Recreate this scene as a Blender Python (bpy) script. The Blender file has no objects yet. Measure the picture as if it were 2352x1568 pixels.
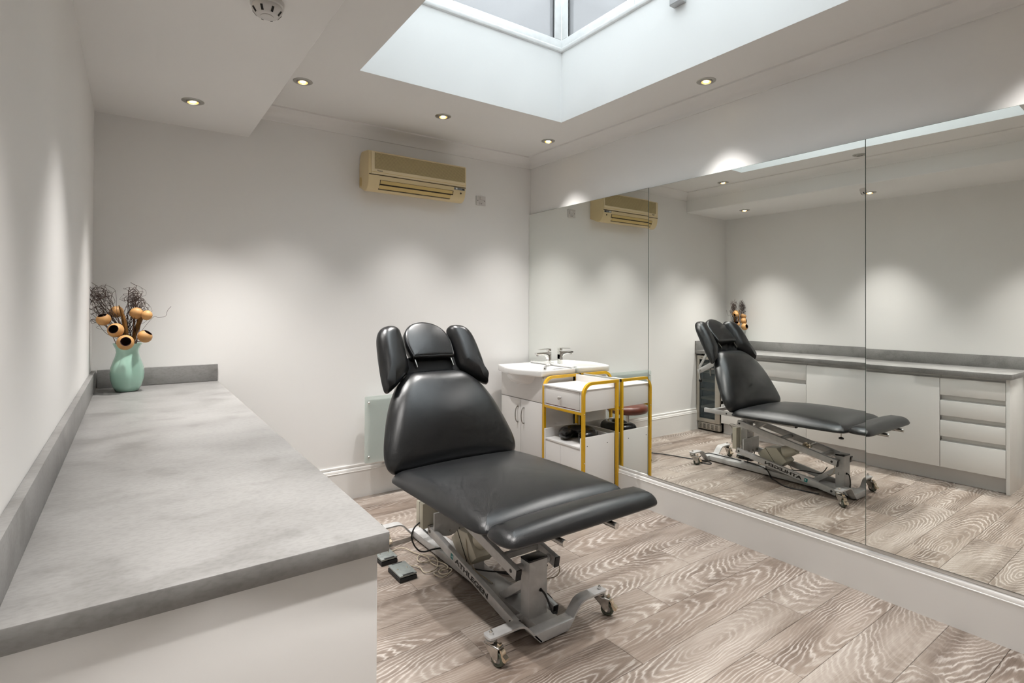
import bpy, bmesh, math, random
from mathutils import Vector, Matrix

PI = math.pi
random.seed(7)
C = bpy.context.scene.collection
SC = bpy.context.scene

# ------------------------------------------------------------------ camera
H = 1.3587
cam_d = bpy.data.cameras.new('camera'); cam = bpy.data.objects.new('camera', cam_d); C.objects.link(cam)
cam_d.sensor_width = 36.0; cam_d.sensor_fit = 'HORIZONTAL'
cam_d.lens = 1245.43 / 2352 * 36.0
cam_d.shift_y = -(784 - 695.85) / 2352
cam_d.clip_start = 0.02
_r, _u, _f = Vector((.8115, -.5844, .0036)), Vector((-.0082, -.0052, 1.0)), Vector((.5843, .8115, .0090))
_r.normalize(); _f.normalize(); _u = _r.cross(_f); _u.normalize()
cam.matrix_world = Matrix(((_r.x, _u.x, -_f.x, 0), (_r.y, _u.y, -_f.y, 0), (_r.z, _u.z, -_f.z, H), (0, 0, 0, 1)))
SC.camera = cam

# ------------------------------------------------------------------ sky: plain overcast (zenith brighter than the horizon)
SKY = 5.3
w = bpy.data.worlds.new('overcast_sky'); SC.world = w; w.use_nodes = True
nt = w.node_tree; nt.nodes.clear()
tc = nt.nodes.new('ShaderNodeTexCoord'); sx = nt.nodes.new('ShaderNodeSeparateXYZ')
nt.links.new(tc.outputs['Generated'], sx.inputs[0])
m1 = nt.nodes.new('ShaderNodeMath'); m1.operation = 'MAXIMUM'; m1.inputs[1].default_value = 0
nt.links.new(sx.outputs['Z'], m1.inputs[0])
m2 = nt.nodes.new('ShaderNodeMath'); m2.operation = 'MULTIPLY_ADD'; m2.inputs[1].default_value = 2 / 3 * SKY; m2.inputs[2].default_value = SKY / 3
nt.links.new(m1.outputs[0], m2.inputs[0])
bg = nt.nodes.new('ShaderNodeBackground'); bg.inputs['Color'].default_value = (.96, .985, 1.0, 1)
nt.links.new(m2.outputs[0], bg.inputs['Strength'])
wo = nt.nodes.new('ShaderNodeOutputWorld'); nt.links.new(bg.outputs[0], wo.inputs[0])

# daylight portal in the mouth of the roof light (guides the sampling of the sky, emits nothing itself)
pd = bpy.data.lights.new('skylight_portal', 'AREA'); pd.shape = 'RECTANGLE'; pd.size = 1.44; pd.size_y = 2.02
pd.cycles.is_portal = True
po = bpy.data.objects.new('skylight_portal', pd); C.objects.link(po); po.location = (1.765, 1.885, 3.165)

# ------------------------------------------------------------------ picture settings
SC.view_settings.view_transform = 'Standard'; SC.view_settings.look = 'None'
SC.view_settings.exposure = 0.06; SC.view_settings.gamma = 1.0; SC.view_settings.use_curve_mapping = False
SC.cycles.use_denoising = True
SC.cycles.use_light_tree = False; SC.cycles.max_bounces = 8; SC.cycles.diffuse_bounces = 4; SC.cycles.glossy_bounces = 5; SC.cycles.transparent_max_bounces = 8
SC.cycles.use_adaptive_sampling = True; SC.cycles.adaptive_threshold = .08; SC.cycles.adaptive_min_samples = 12
SC.cycles.sample_clamp_indirect = 6.0
SC.cycles.caustics_reflective = True; SC.cycles.blur_glossy = .6; SC.cycles.caustics_refractive = False

LAMP = 136.0     # watts of every halogen downlight
LAMP_COL = (1.0, .972, .945)

# ------------------------------------------------------------------ materials
MATS = {}
def srgb(r, g, b):
    f = lambda c: (c / 255 / 12.92) if c / 255 <= .04045 else ((c / 255 + .055) / 1.055) ** 2.4
    return (f(r), f(g), f(b), 1)

def mat(name, col, rough=.5, metal=0, coat=0, spec=.5, noise=0, nscale=8, bump=0, bscale=200, coat_rough=.05, stretch=(1, 1, 1), col2=None, ndetail=3):
    m = bpy.data.materials.new(name); m.use_nodes = True; n = m.node_tree; b = n.nodes['Principled BSDF']
    b.inputs['Base Color'].default_value = col; b.inputs['Roughness'].default_value = rough; b.inputs['Metallic'].default_value = metal
    b.inputs['Coat Weight'].default_value = coat; b.inputs['Coat Roughness'].default_value = coat_rough
    b.inputs['Specular IOR Level'].default_value = spec
    if noise or bump:
        tc = n.nodes.new('ShaderNodeTexCoord'); mp = n.nodes.new('ShaderNodeMapping'); mp.inputs['Scale'].default_value = stretch
        n.links.new(tc.outputs['Object'], mp.inputs[0])
    if noise:
        t = n.nodes.new('ShaderNodeTexNoise'); t.inputs['Scale'].default_value = nscale; t.inputs['Detail'].default_value = ndetail
        n.links.new(mp.outputs[0], t.inputs['Vector'])
        mx = n.nodes.new('ShaderNodeMix'); mx.data_type = 'RGBA'
        c2 = col2 or tuple(c * (1 - noise) for c in col[:3]) + (1,)
        rp = n.nodes.new('ShaderNodeValToRGB'); rp.color_ramp.elements[0].position = .35; rp.color_ramp.elements[1].position = .65
        n.links.new(t.outputs['Fac'], rp.inputs[0]); n.links.new(rp.outputs[0], mx.inputs[0])
        mx.inputs['A'].default_value = col; mx.inputs['B'].default_value = c2
        n.links.new(mx.outputs['Result'], b.inputs['Base Color'])
    if bump:
        t2 = n.nodes.new('ShaderNodeTexNoise'); t2.inputs['Scale'].default_value = bscale; t2.inputs['Detail'].default_value = 3
        n.links.new(mp.outputs[0], t2.inputs['Vector'])
        bp = n.nodes.new('ShaderNodeBump'); bp.inputs['Strength'].default_value = bump; bp.inputs['Distance'].default_value = .002
        n.links.new(t2.outputs['Fac'], bp.inputs['Height']); n.links.new(bp.outputs[0], b.inputs['Normal'])
    MATS[name] = m
    return m

def emit(name, col, strength):
    m = bpy.data.materials.new(name); m.use_nodes = True; n = m.node_tree; b = n.nodes['Principled BSDF']
    m.cycles.emission_sampling = 'NONE'; b.inputs['Base Color'].default_value = (.8, .7, .5, 1)
    b.inputs['Emission Color'].default_value = col; b.inputs['Emission Strength'].default_value = strength
    MATS[name] = m

def glassy(name, tint, clear, body, rough=.03, gloss=.08):
    """thin pane: part straight through (tinted), part milky body, a little surface reflection"""
    m = bpy.data.materials.new(name); m.use_nodes = True; n = m.node_tree
    for x in list(n.nodes):
        if x.type != 'OUTPUT_MATERIAL': n.nodes.remove(x)
    out = [x for x in n.nodes if x.type == 'OUTPUT_MATERIAL'][0]
    tr = n.nodes.new('ShaderNodeBsdfTransparent'); tr.inputs[0].default_value = tint
    df = n.nodes.new('ShaderNodeBsdfDiffuse'); df.inputs[0].default_value = body
    tl = n.nodes.new('ShaderNodeBsdfTranslucent'); tl.inputs[0].default_value = body
    a = n.nodes.new('ShaderNodeMixShader'); a.inputs[0].default_value = .5
    n.links.new(df.outputs[0], a.inputs[1]); n.links.new(tl.outputs[0], a.inputs[2])
    b = n.nodes.new('ShaderNodeMixShader'); b.inputs[0].default_value = 1 - clear
    n.links.new(tr.outputs[0], b.inputs[1]); n.links.new(a.outputs[0], b.inputs[2])
    gl = n.nodes.new('ShaderNodeBsdfGlossy'); gl.inputs['Roughness'].default_value = rough
    c = n.nodes.new('ShaderNodeMixShader')
    lw = n.nodes.new('ShaderNodeLayerWeight'); lw.inputs[0].default_value = .5
    pw = n.nodes.new('ShaderNodeMath'); pw.operation = 'POWER'; pw.inputs[1].default_value = 3.5; n.links.new(lw.outputs['Facing'], pw.inputs[0])
    ma = n.nodes.new('ShaderNodeMath'); ma.operation = 'MULTIPLY_ADD'; ma.inputs[1].default_value = .5; ma.inputs[2].default_value = gloss * .5; n.links.new(pw.outputs[0], ma.inputs[0])
    n.links.new(ma.outputs[0], c.inputs[0])
    n.links.new(b.outputs[0], c.inputs[1]); n.links.new(gl.outputs[0], c.inputs[2]); n.links.new(c.outputs[0], out.inputs[0])
    MATS[name] = m

mat('wall_paint', (.80, .785, .765, 1), .72, spec=.25, noise=.03, nscale=1.4, ndetail=1)
mat('ceiling_paint', (.80, .785, .765, 1), .8, spec=.2, noise=.03, nscale=1.2, ndetail=1)
mat('kerb_paint', (.78, .785, .78, 1), .7, spec=.25, noise=.04, nscale=2.2, ndetail=1)
mat('gloss_trim', (.80, .78, .755, 1), .32, spec=.5)
mat('upvc', (.84, .85, .85, 1), .3, noise=.08, nscale=18)
mat('gasket', (.03, .03, .03, 1), .6)
mat('sub_floor', (.10, .075, .06, 1), .8, noise=.2)
mat('mirror_silver', (.925, .945, .915, 1), .0, metal=1)
mat('mirror_edge', (.10, .13, .11, 1), .25)
mat('cabinet_gloss', (.80, .785, .765, 1), .22, coat=.6, coat_rough=.04)
mat('cabinet_inner', (.62, .60, .585, 1), .4)
mat('plinth', (.64, .62, .61, 1), .3, coat=.3)
mat('black_vinyl', (.009, .0095, .0105, 1), .30, spec=.70, bump=.22, bscale=420, noise=.25, nscale=14)
mat('black_cloth', (.012, .012, .013, 1), .8)
mat('black_leather', (.010, .010, .011, 1), .24, spec=.55, bump=.25, bscale=60)
mat('brown_vinyl', (.12, .030, .016, 1), .35, noise=.3, nscale=20)
mat('grey_frame', (.52, .515, .51, 1), .34, metal=.15, noise=.1, nscale=30)
mat('chrome', (.78, .77, .75, 1), .12, metal=1)
mat('worn_chrome', (.55, .53, .50, 1), .25, metal=1, noise=.3, nscale=40)
mat('brass_chrome', (.80, .70, .55, 1), .2, metal=1)
mat('black_plastic', (.012, .012, .013, 1), .35)
mat('black_rubber', (.014, .014, .014, 1), .6)
mat('cream_plastic', (.52, .49, .40, 1), .42, noise=.06, nscale=12)
mat('beige_cable', (.42, .36, .27, 1), .5)
mat('tyre', (.075, .085, .06, 1), .5, noise=.3, nscale=60)
mat('hub_grey', (.30, .30, .28, 1), .4, metal=.5)
mat('steel', (.46, .43, .38, 1), .33, metal=.85, noise=.06, nscale=6, stretch=(1, 1, 14))
mat('dark_interior', (.06, .075, .085, 1), .5)
mat('beech', (.62, .42, .26, 1), .5, noise=.2, nscale=12, stretch=(1, 6, 6))
mat('navy_plastic', (.012, .016, .032, 1), .4)
mat('yellow_paint', (.64, .36, .006, 1), .32, coat=.2)
mat('white_melamine', (.76, .74, .72, 1), .36)
mat('red_edge', (.20, .015, .02, 1), .5)
mat('ceramic', (.86, .855, .84, 1), .08, coat=.5, coat_rough=.02)
mat('knob_nickel', (.50, .47, .44, 1), .3, metal=.35)
mat('ac_ivory', (.70, .56, .32, 1), .42, noise=.10, nscale=3)
mat('ac_ivory_pale', (.74, .62, .40, 1), .4, noise=.06, nscale=4)
mat('ac_grille', (.54, .43, .22, 1), .5)
mat('ac_flap', (.58, .42, .16, 1), .45)
mat('ac_dark', (.035, .022, .008, 1), .7)
mat('panel_grey', (.16, .17, .18, 1), .3)
mat('panel_light', (.62, .64, .62, 1), .3)
mat('switch_white', (.58, .555, .535, 1), .35)
mat('vase_glaze', (.39, .62, .51, 1), .10, coat=.6, coat_rough=.03, noise=.12, nscale=5)
mat('gourd_skin', (.58, .31, .11, 1), .55, noise=.25, nscale=25)
mat('gourd_inside', (.035, .006, .004, 1), .8)
mat('twig_brown', (.045, .022, .014, 1), .7)
mat('dry_leaf', (.35, .17, .04, 1), .7, noise=.4, nscale=30)
mat('stem_brown', (.13, .055, .025, 1), .7)
mat('lens_ring', (.50, .49, .46, 1), .3, metal=.8)
mat('reflector_gold', (.85, .52, .16, 1), .18, metal=1)
mat('dead_lamp', (.25, .24, .22, 1), .2, metal=.6)
mat('detector_white', (.62, .60, .58, 1), .5)
mat('dark_slot', (.02, .018, .016, 1), .8)
mat('lettering_black', (.01, .01, .01, 1), .5)
mat('teal_badge', (.0, .20, .20, 1), .4)
mat('badge_light', (.55, .75, .75, 1), .4)
mat('pedal_metal', (.33, .36, .35, 1), .38, metal=.5, noise=.15, nscale=50)
mat('heater_white', (.72, .74, .72, 1), .4)
mat('opener_grey', (.50, .51, .52, 1), .4)
emit('lamp_glow', (1.0, .80, .48, 1), 22)
emit('rim_halo', (1.0, .40, .05, 1), 1.5)  # reflector ring only reflects; its orange halo is put in as emission
glassy('roof_glass', (.93, .96, .97, 1), .97, (.8, .85, .9, 1))
glassy('obscure_glass', (.54, .55, .56, 1), .60, (.44, .45, .46, 1), gloss=.04)
glassy('heater_glass', (.90, .94, .92, 1), .40, (.76, .80, .775, 1), rough=.02)
glassy('cooler_glass', (.62, .68, .71, 1), .80, (.22, .28, .31, 1), rough=.02)

def worktop_material():
    m = bpy.data.materials.new('concrete_laminate'); m.use_nodes = True; n = m.node_tree; b = n.nodes['Principled BSDF']
    tc = n.nodes.new('ShaderNodeTexCoord')
    def noise(scale, st, detail=6, dist=0):
        mp = n.nodes.new('ShaderNodeMapping'); mp.inputs['Scale'].default_value = st; n.links.new(tc.outputs['Object'], mp.inputs[0])
        t = n.nodes.new('ShaderNodeTexNoise'); t.inputs['Scale'].default_value = scale; t.inputs['Detail'].default_value = detail; t.inputs['Distortion'].default_value = dist
        n.links.new(mp.outputs[0], t.inputs['Vector']); return t.outputs['Fac']
    def ramp(v, stops):
        r = n.nodes.new('ShaderNodeValToRGB'); e = r.color_ramp.elements
        while len(e) < len(stops): e.new(.5)
        for k, (p, c) in zip(e, stops): k.position = p; k.color = c
        n.links.new(v, r.inputs[0]); return r.outputs[0]
    def mix(f, a, bb, mode='MIX'):
        x = n.nodes.new('ShaderNodeMix'); x.data_type = 'RGBA'; x.blend_type = mode
        if isinstance(f, float): x.inputs[0].default_value = f
        else: n.links.new(f, x.inputs[0])
        n.links.new(a, x.inputs['A']); n.links.new(bb, x.inputs['B']); return x.outputs['Result']
    base = ramp(noise(3.4, (1.0, 1.3, 1.3), 10, .15), [(.30, (.200, .193, .185, 1)), (.50, (.245, .238, .230, 1)), (.70, (.280, .273, .264, 1))])
    smudge = ramp(noise(6, (1.0, 1.6, 1.6), 12, .15), [(.34, (.56, .55, .535, 1)), (.47, (1, 1, 1, 1))])
    c = mix(.42, base, smudge, 'MULTIPLY')
    fine = ramp(noise(70, (1, 1.8, 1.8), 5), [(.36, (.76, .76, .755, 1)), (.56, (1, 1, 1, 1))])
    c = mix(.5, c, fine, 'MULTIPLY')
    n.links.new(c, b.inputs['Base Color']); b.inputs['Roughness'].default_value = .42
    MATS['concrete_laminate'] = m
worktop_material()

def wood_material():
    """limed grey oak: growth rings cut by a flat plank face, so arches and straight grain appear along each plank"""
    m = bpy.data.materials.new('limed_oak'); m.use_nodes = True; n = m.node_tree; b = n.nodes['Principled BSDF']
    tc = n.nodes.new('ShaderNodeTexCoord'); oi = n.nodes.new('ShaderNodeObjectInfo')
    def math_(op, a, bb=None, c=None):
        x = n.nodes.new('ShaderNodeMath'); x.operation = op
        for i, v in enumerate((a, bb, c)):
            if v is None: continue
            if isinstance(v, (int, float)): x.inputs[i].default_value = v
            else: n.links.new(v, x.inputs[i])
        return x.outputs[0]
    sp = n.nodes.new('ShaderNodeSeparateXYZ'); n.links.new(tc.outputs['Object'], sp.inputs[0])
    rnd = oi.outputs['Random']
    X = math_('ADD', sp.outputs['X'], math_('MULTIPLY', rnd, 53.0))
    r2 = math_('FRACT', math_('MULTIPLY', rnd, 17.3))
    r3 = math_('FRACT', math_('MULTIPLY', rnd, 91.7))
    Y = math_('ADD', sp.outputs['Y'], math_('MULTIPLY', math_('SUBTRACT', r2, .5), .10))
    def vec(fx, fy, off=0):
        c = n.nodes.new('ShaderNodeCombineXYZ')
        n.links.new(math_('MULTIPLY', X, fx), c.inputs[0]); n.links.new(math_('MULTIPLY', Y, fy), c.inputs[1])
        if off: c.inputs[2].default_value = off
        else: n.links.new(math_('MULTIPLY', rnd, 9.0), c.inputs[2])
        return c.outputs[0]
    def noise(v, scale=1, detail=4):
        t = n.nodes.new('ShaderNodeTexNoise'); t.inputs['Scale'].default_value = scale; t.inputs['Detail'].default_value = detail
        n.links.new(v, t.inputs['Vector']); return t.outputs['Fac']
    def ramp(v, stops):
        r = n.nodes.new('ShaderNodeValToRGB'); e = r.color_ramp.elements
        while len(e) < len(stops): e.new(.5)
        for k, (p, c) in zip(e, stops): k.position = p; k.color = c
        n.links.new(v, r.inputs[0]); return r.outputs[0]
    def mix(f, a, bb, mode='MIX'):
        x = n.nodes.new('ShaderNodeMix'); x.data_type = 'RGBA'; x.blend_type = mode
        if isinstance(f, float): x.inputs[0].default_value = f
        else: n.links.new(f, x.inputs[0])
        n.links.new(a, x.inputs['A']); n.links.new(bb, x.inputs['B']); return x.outputs['Result']
    # the saw cut leaves the heart of the log at a slant, so rings open into long arches along the plank
    slope = math_('MULTIPLY_ADD', r3, .16, .10)
    x0 = math_('MULTIPLY', math_('SUBTRACT', r2, .5), 2.6)
    xx = math_('SUBTRACT', sp.outputs['X'], x0)
    xx = math_('ADD', xx, math_('MULTIPLY', math_('SUBTRACT', noise(vec(2.4, 2.0), 1, 2), .5), .34))
    hx = math_('MULTIPLY', xx, slope)
    Yo = math_('ADD', sp.outputs['Y'], math_('MULTIPLY', math_('SUBTRACT', math_('FRACT', math_('MULTIPLY', rnd, 43.7)), .5), .16))
    Yw = math_('ADD', Yo, math_('MULTIPLY', math_('SUBTRACT', noise(vec(3.0, 3), 1, 2), .5), .07))
    rr = math_('SQRT', math_('ADD', math_('MULTIPLY', Yw, Yw), math_('MULTIPLY', hx, hx)))
    jit = math_('MULTIPLY', math_('SUBTRACT', noise(vec(16, 90), 1, 3), .5), .011)
    jit2 = math_('MULTIPLY', math_('SUBTRACT', noise(vec(6, 24), 1, 2), .5), .016)
    rr = math_('ADD', rr, math_('ADD', jit, jit2))
    ring = math_('MULTIPLY_ADD', math_('SINE', math_('MULTIPLY', rr, 2 * PI / .0118)), .5, .5)
    patch = math_('MULTIPLY_ADD', noise(vec(2.3, 7), 1, 3), 3.6, -1.35)
    lime = math_('MULTIPLY', math_('POWER', ring, 4.5), math_('MINIMUM', math_('MAXIMUM', patch, .12), 1))
    tone = ramp(noise(vec(1.7, 11), 1, 5), [(.30, (.158, .122, .099, 1)), (.48, (.270, .223, .189, 1)), (.68, (.370, .321, .282, 1))])
    tone2 = ramp(r3, [(0, (.86, .82, .79, 1)), (.5, (1, .985, .97, 1)), (1, (1.0, 1.0, 1.0, 1))])
    base = mix(1.0, tone, tone2, 'MULTIPLY')
    streak = ramp(noise(vec(9, 330), 1, 3), [(.34, (.72, .70, .68, 1)), (.55, (1, 1, 1, 1))])
    base = mix(.55, base, streak, 'MULTIPLY')
    dark = ramp(ring, [(0, (.80, .78, .76, 1)), (.45, (1, 1, 1, 1))])
    base = mix(math_('MULTIPLY', math_('MINIMUM', math_('MAXIMUM', patch, .15), 1), .8), base, dark, 'MULTIPLY')
    limec = n.nodes.new('ShaderNodeRGB'); limec.outputs[0].default_value = (.60, .555, .51, 1)
    col = mix(math_('MULTIPLY', lime, .68), base, limec.outputs[0])
    n.links.new(col, b.inputs['Base Color'])
    b.inputs['Roughness'].default_value = .36; b.inputs['Specular IOR Level'].default_value = .45
    bp = n.nodes.new('ShaderNodeBump'); bp.inputs['Strength'].default_value = .18; bp.inputs['Distance'].default_value = .0006
    n.links.new(math_('ADD', ring, noise(vec(9, 330), 1, 3)), bp.inputs['Height']); n.links.new(bp.outputs[0], b.inputs['Normal'])
    MATS['limed_oak'] = m
wood_material()

# ------------------------------------------------------------------ mesh helpers (all shapes are given in room metres)
WORLD = {}
def bx(x0, x1, y0, y1, z0, z1, r=0, seg=2):
    bm = bmesh.new(); bmesh.ops.create_cube(bm, size=1)
    for v in bm.verts: v.co = Vector(((x0 + x1) / 2 + v.co.x * (x1 - x0), (y0 + y1) / 2 + v.co.y * (y1 - y0), (z0 + z1) / 2 + v.co.z * (z1 - z0)))
    if r: bmesh.ops.bevel(bm, geom=list(bm.edges), offset=r, segments=seg, affect='EDGES', profile=.5)
    return bm
def join(*bms):
    out = bms[0]
    for b in bms[1:]:
        me = bpy.data.meshes.new('_'); b.to_mesh(me); out.from_mesh(me); bpy.data.meshes.remove(me); b.free()
    return out
def hexa(p, r=0, seg=2):
    """p: 8 corners, bottom ring 0-3 then top ring 4-7"""
    bm = bmesh.new(); v = [bm.verts.new(Vector(q)) for q in p]
    for f in ((3, 2, 1, 0), (4, 5, 6, 7), (0, 1, 5, 4), (1, 2, 6, 5), (2, 3, 7, 6), (3, 0, 4, 7)): bm.faces.new([v[i] for i in f])
    bmesh.ops.recalc_face_normals(bm, faces=list(bm.faces))
    if r: bmesh.ops.bevel(bm, geom=list(bm.edges), offset=r, segments=seg, affect='EDGES', profile=.5)
    return bm
def prism(pts, fn, a, b, r=0, seg=2):
    """polygon pts (p,q) -> fn(p,q,t) at t=a and t=b"""
    bm = bmesh.new()
    A = [bm.verts.new(Vector(fn(p, q, a))) for p, q in pts]; B = [bm.verts.new(Vector(fn(p, q, b))) for p, q in pts]
    n = len(pts)
    bm.faces.new(A); bm.faces.new(B[::-1])
    for i in range(n): bm.faces.new((A[i], B[i], B[(i + 1) % n], A[(i + 1) % n]))
    bmesh.ops.recalc_face_normals(bm, faces=list(bm.faces))
    if r:
        bmesh.ops.bevel(bm, geom=list(bm.edges), offset=r, segments=seg, affect='EDGES', profile=.5)
    return bm
def spline(pts, n=8, closed=False):
    P = [Vector(p) for p in pts]; out = []; m = len(P)
    for i in range(m if closed else m - 1):
        p0 = P[(i - 1) % m] if closed or i > 0 else P[0]; p1 = P[i]; p2 = P[(i + 1) % m]; p3 = P[(i + 2) % m] if closed or i + 2 < m else P[-1]
        for k in range(n):
            t = k / n
            out.append(.5 * ((2 * p1) + (-p0 + p2) * t + (2 * p0 - 5 * p1 + 4 * p2 - p3) * t * t + (-p0 + 3 * p1 - 3 * p2 + p3) * t ** 3))
    if not closed: out.append(P[-1])
    return out
def tube(pts, r, seg=10, closed=False, prof=None, up=None, taper=None):
    """sweep a round (or given) profile along points"""
    P = [Vector(p) for p in pts]; n = len(P); bm = bmesh.new(); rings = []
    def tan(i):
        a = P[(i - 1) % n] if closed or i > 0 else P[i]; b = P[(i + 1) % n] if closed or i < n - 1 else P[i]
        return (b - a).normalized()
    t0 = tan(0); ref = Vector(up) if up else (Vector((0, 0, 1)) if abs(t0.z) < .9 else Vector((1, 0, 0)))
    nrm = (ref - t0 * ref.dot(t0)).normalized()
    prof = prof or [(math.cos(2 * PI * k / seg), math.sin(2 * PI * k / seg)) for k in range(seg)]
    for i in range(n):
        t = tan(i)
        if up: nrm = Vector(up) - t * Vector(up).dot(t)
        else: nrm = nrm - t * nrm.dot(t)
        nrm.normalize(); bi = t.cross(nrm)
        k = 1.0
        if not closed and 0 < i < n - 1 and prof and len(prof) == 4: # keep square section at bends
            a = (P[i] - P[i - 1]).normalized(); c = max(.3, a.dot(t)); k = 1 / c
        rr = r * (taper[i] if taper else 1)
        rings.append([bm.verts.new(P[i] + (nrm * c_[0] * rr * k + bi * c_[1] * rr)) for c_ in prof])
    m = len(prof)
    for i in range(n if closed else n - 1):
        a, b = rings[i], rings[(i + 1) % n]
        for k in range(m): bm.faces.new((a[k], a[(k + 1) % m], b[(k + 1) % m], b[k]))
    if not closed: bm.faces.new(rings[0][::-1]); bm.faces.new(rings[-1])
    bmesh.ops.recalc_face_normals(bm, faces=list(bm.faces))
    return bm
def cyl(p0, p1, r, seg=20, r2=None):
    return tube([p0, p1], r, seg, taper=[1, (r2 if r2 is not None else r) / r])
def lathe(prof, c, seg=32, axis=(0, 0, 1), closed=False):
    """prof: (radius, height) pairs from one pole to the other"""
    bm = bmesh.new(); ax = Vector(axis).normalized(); e1 = ax.orthogonal().normalized(); e2 = ax.cross(e1); c = Vector(c); rings = []
    for r, h in prof:
        if r < 1e-6: rings.append([bm.verts.new(c + ax * h)])
        else: rings.append([bm.verts.new(c + ax * h + (e1 * math.cos(2 * PI * k / seg) + e2 * math.sin(2 * PI * k / seg)) * r) for k in range(seg)])
    pairs = list(zip(rings, rings[1:])) + ([(rings[-1], rings[0])] if closed else [])
    for a, b in pairs:
        for k in range(seg):
            q = []
            for v in (a[k % len(a)], a[(k + 1) % len(a)], b[(k + 1) % len(b)], b[k % len(b)]):
                if v not in q: q.append(v)
            if len(q) > 2: bm.faces.new(q)
    bmesh.ops.recalc_face_normals(bm, faces=list(bm.faces))
    return bm
def ball(c, r, seg=16, sc=(1, 1, 1)):
    bm = bmesh.new(); bmesh.ops.create_uvsphere(bm, u_segments=seg, v_segments=seg // 2, radius=r)
    for v in bm.verts: v.co = Vector((v.co.x * sc[0] + c[0], v.co.y * sc[1] + c[1], v.co.z * sc[2] + c[2]))
    return bm
def bar(p0, p1, wx, h, r=.003):
    """rectangular tube between two points in a plane x = const (wx wide in x, h high across the run)"""
    p0, p1 = Vector(p0), Vector(p1); t = (p1 - p0).normalized(); nx = Vector((1, 0, 0)); n = nx.cross(t).normalized()
    q = []
    for p in (p0, p1):
        q.append([p + nx * sx * wx / 2 + n * sn * h / 2 for sx, sn in ((-1, -1), (1, -1), (1, 1), (-1, 1))])
    return hexa(q[0] + q[1], r)

def obj(name, bm, m, parent=None, angle=35, smooth=True, origin=None):
    me = bpy.data.meshes.new(name)
    base = Vector(origin) if origin is not None else (WORLD[parent.name] if parent is not None else Vector((0, 0, 0)))
    if base.length: bmesh.ops.translate(bm, verts=list(bm.verts), vec=-base)
    bm.to_mesh(me); bm.free()
    if smooth:
        me.shade_smooth(); me.set_sharp_from_angle(angle=math.radians(angle))
    me.materials.append(MATS[m])
    o = bpy.data.objects.new(name, me); C.objects.link(o); o.parent = parent
    o.location = base - (WORLD[parent.name] if parent is not None else Vector((0, 0, 0)))
    WORLD[o.name] = base
    return o
def tag(o, label, cat, group=None, kind=None):
    if label: o['label'] = label
    if cat: o['category'] = cat
    if group: o['group'] = group
    if kind: o['kind'] = kind
    return o
def thing(name, label, cat, loc, group=None):
    o = bpy.data.objects.new(name, None); C.objects.link(o); o.location = loc; o.empty_display_size = .05
    WORLD[o.name] = Vector(loc)
    return tag(o, label, cat, group)
def struct(o, label=None):
    o['kind'] = 'structure'
    if label: o['label'] = label
    return o
def copy_tree(o, loc, parent=None):
    c = o.copy(); C.objects.link(c); c.parent = parent; WORLD[c.name] = Vector(loc) if parent is None else WORLD[parent.name]
    if parent is None: c.location = loc
    for ch in list(o.children): copy_tree(ch, None, c)
    return c
def text_mesh(s, size, bold=0.0, sx=1.0, depth=.0008):
    cu = bpy.data.curves.new('t', 'FONT'); cu.body = s; cu.size = size; cu.extrude = depth; cu.offset = bold; cu.align_x = 'LEFT'
    o = bpy.data.objects.new('t', cu); C.objects.link(o); bpy.context.view_layer.update()
    me = bpy.data.meshes.new_from_object(o.evaluated_get(bpy.context.evaluated_depsgraph_get()))
    bm = bmesh.new(); bm.from_mesh(me); bpy.data.objects.remove(o); bpy.data.curves.remove(cu); bpy.data.meshes.remove(me)
    for v in bm.verts: v.co.x *= sx
    return bm
def place(bm, o, right, up):
    """text/flat mesh lying in xy -> origin o, x along right, y along up"""
    R, U = Vector(right).normalized(), Vector(up).normalized(); N = R.cross(U)
    for v in bm.verts: v.co = Vector(o) + R * v.co.x + U * v.co.y + N * v.co.z
    return bm

# ================================================================== the room shell
XR, ZC, ZS = 2.9262, 2.6632, 2.4537
ZCB = 2.5858                       # lower edge of the cornice
ZMB, ZMT = .2225, 2.1852           # mirror bottom and top
XW = XR + .008                     # plaster face of the mirror wall
YF = -1.15                         # wall behind the camera
yb = lambda x: 3.8312 - .011 * x   # back wall face
xl = lambda y: -.1806 + .0125 * y  # left wall face
xs = lambda y: .6407 + .0102 * (y - 2)   # edge of the lowered ceiling strip
T = .12
def wallprism(plan, z0, z1):
    return prism(plan, lambda p, q, t: (p, q, t), z0, z1)
ZTOP = ZC + .05
struct(obj('wall_left', wallprism([(xl(YF - T), YF - T), (xl(4), 4), (xl(4) - T, 4), (xl(YF - T) - T, YF - T)], -.05, ZTOP), 'wall_paint', smooth=False), 'plain off-white plastered wall behind the long worktop')
struct(obj('wall_back', wallprism([(-.4, yb(-.4)), (3.2, yb(3.2)), (3.2, yb(3.2) + T), (-.4, yb(-.4) + T)], -.05, ZTOP), 'wall_paint', smooth=False), 'plain off-white wall carrying the air conditioner')
struct(obj('wall_right', wallprism([(XW, YF - T), (XW + T, YF - T), (XW + T, 4), (XW, 4)], -.05, ZTOP), 'wall_paint', smooth=False), 'off-white wall behind and above the mirror panels')
struct(obj('wall_front', wallprism([(-.5, YF), (-.5, YF - T), (3.2, YF - T), (3.2, YF)], -.05, ZTOP), 'wall_paint', smooth=False), 'plain off-white wall closing the room behind the viewer')

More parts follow.
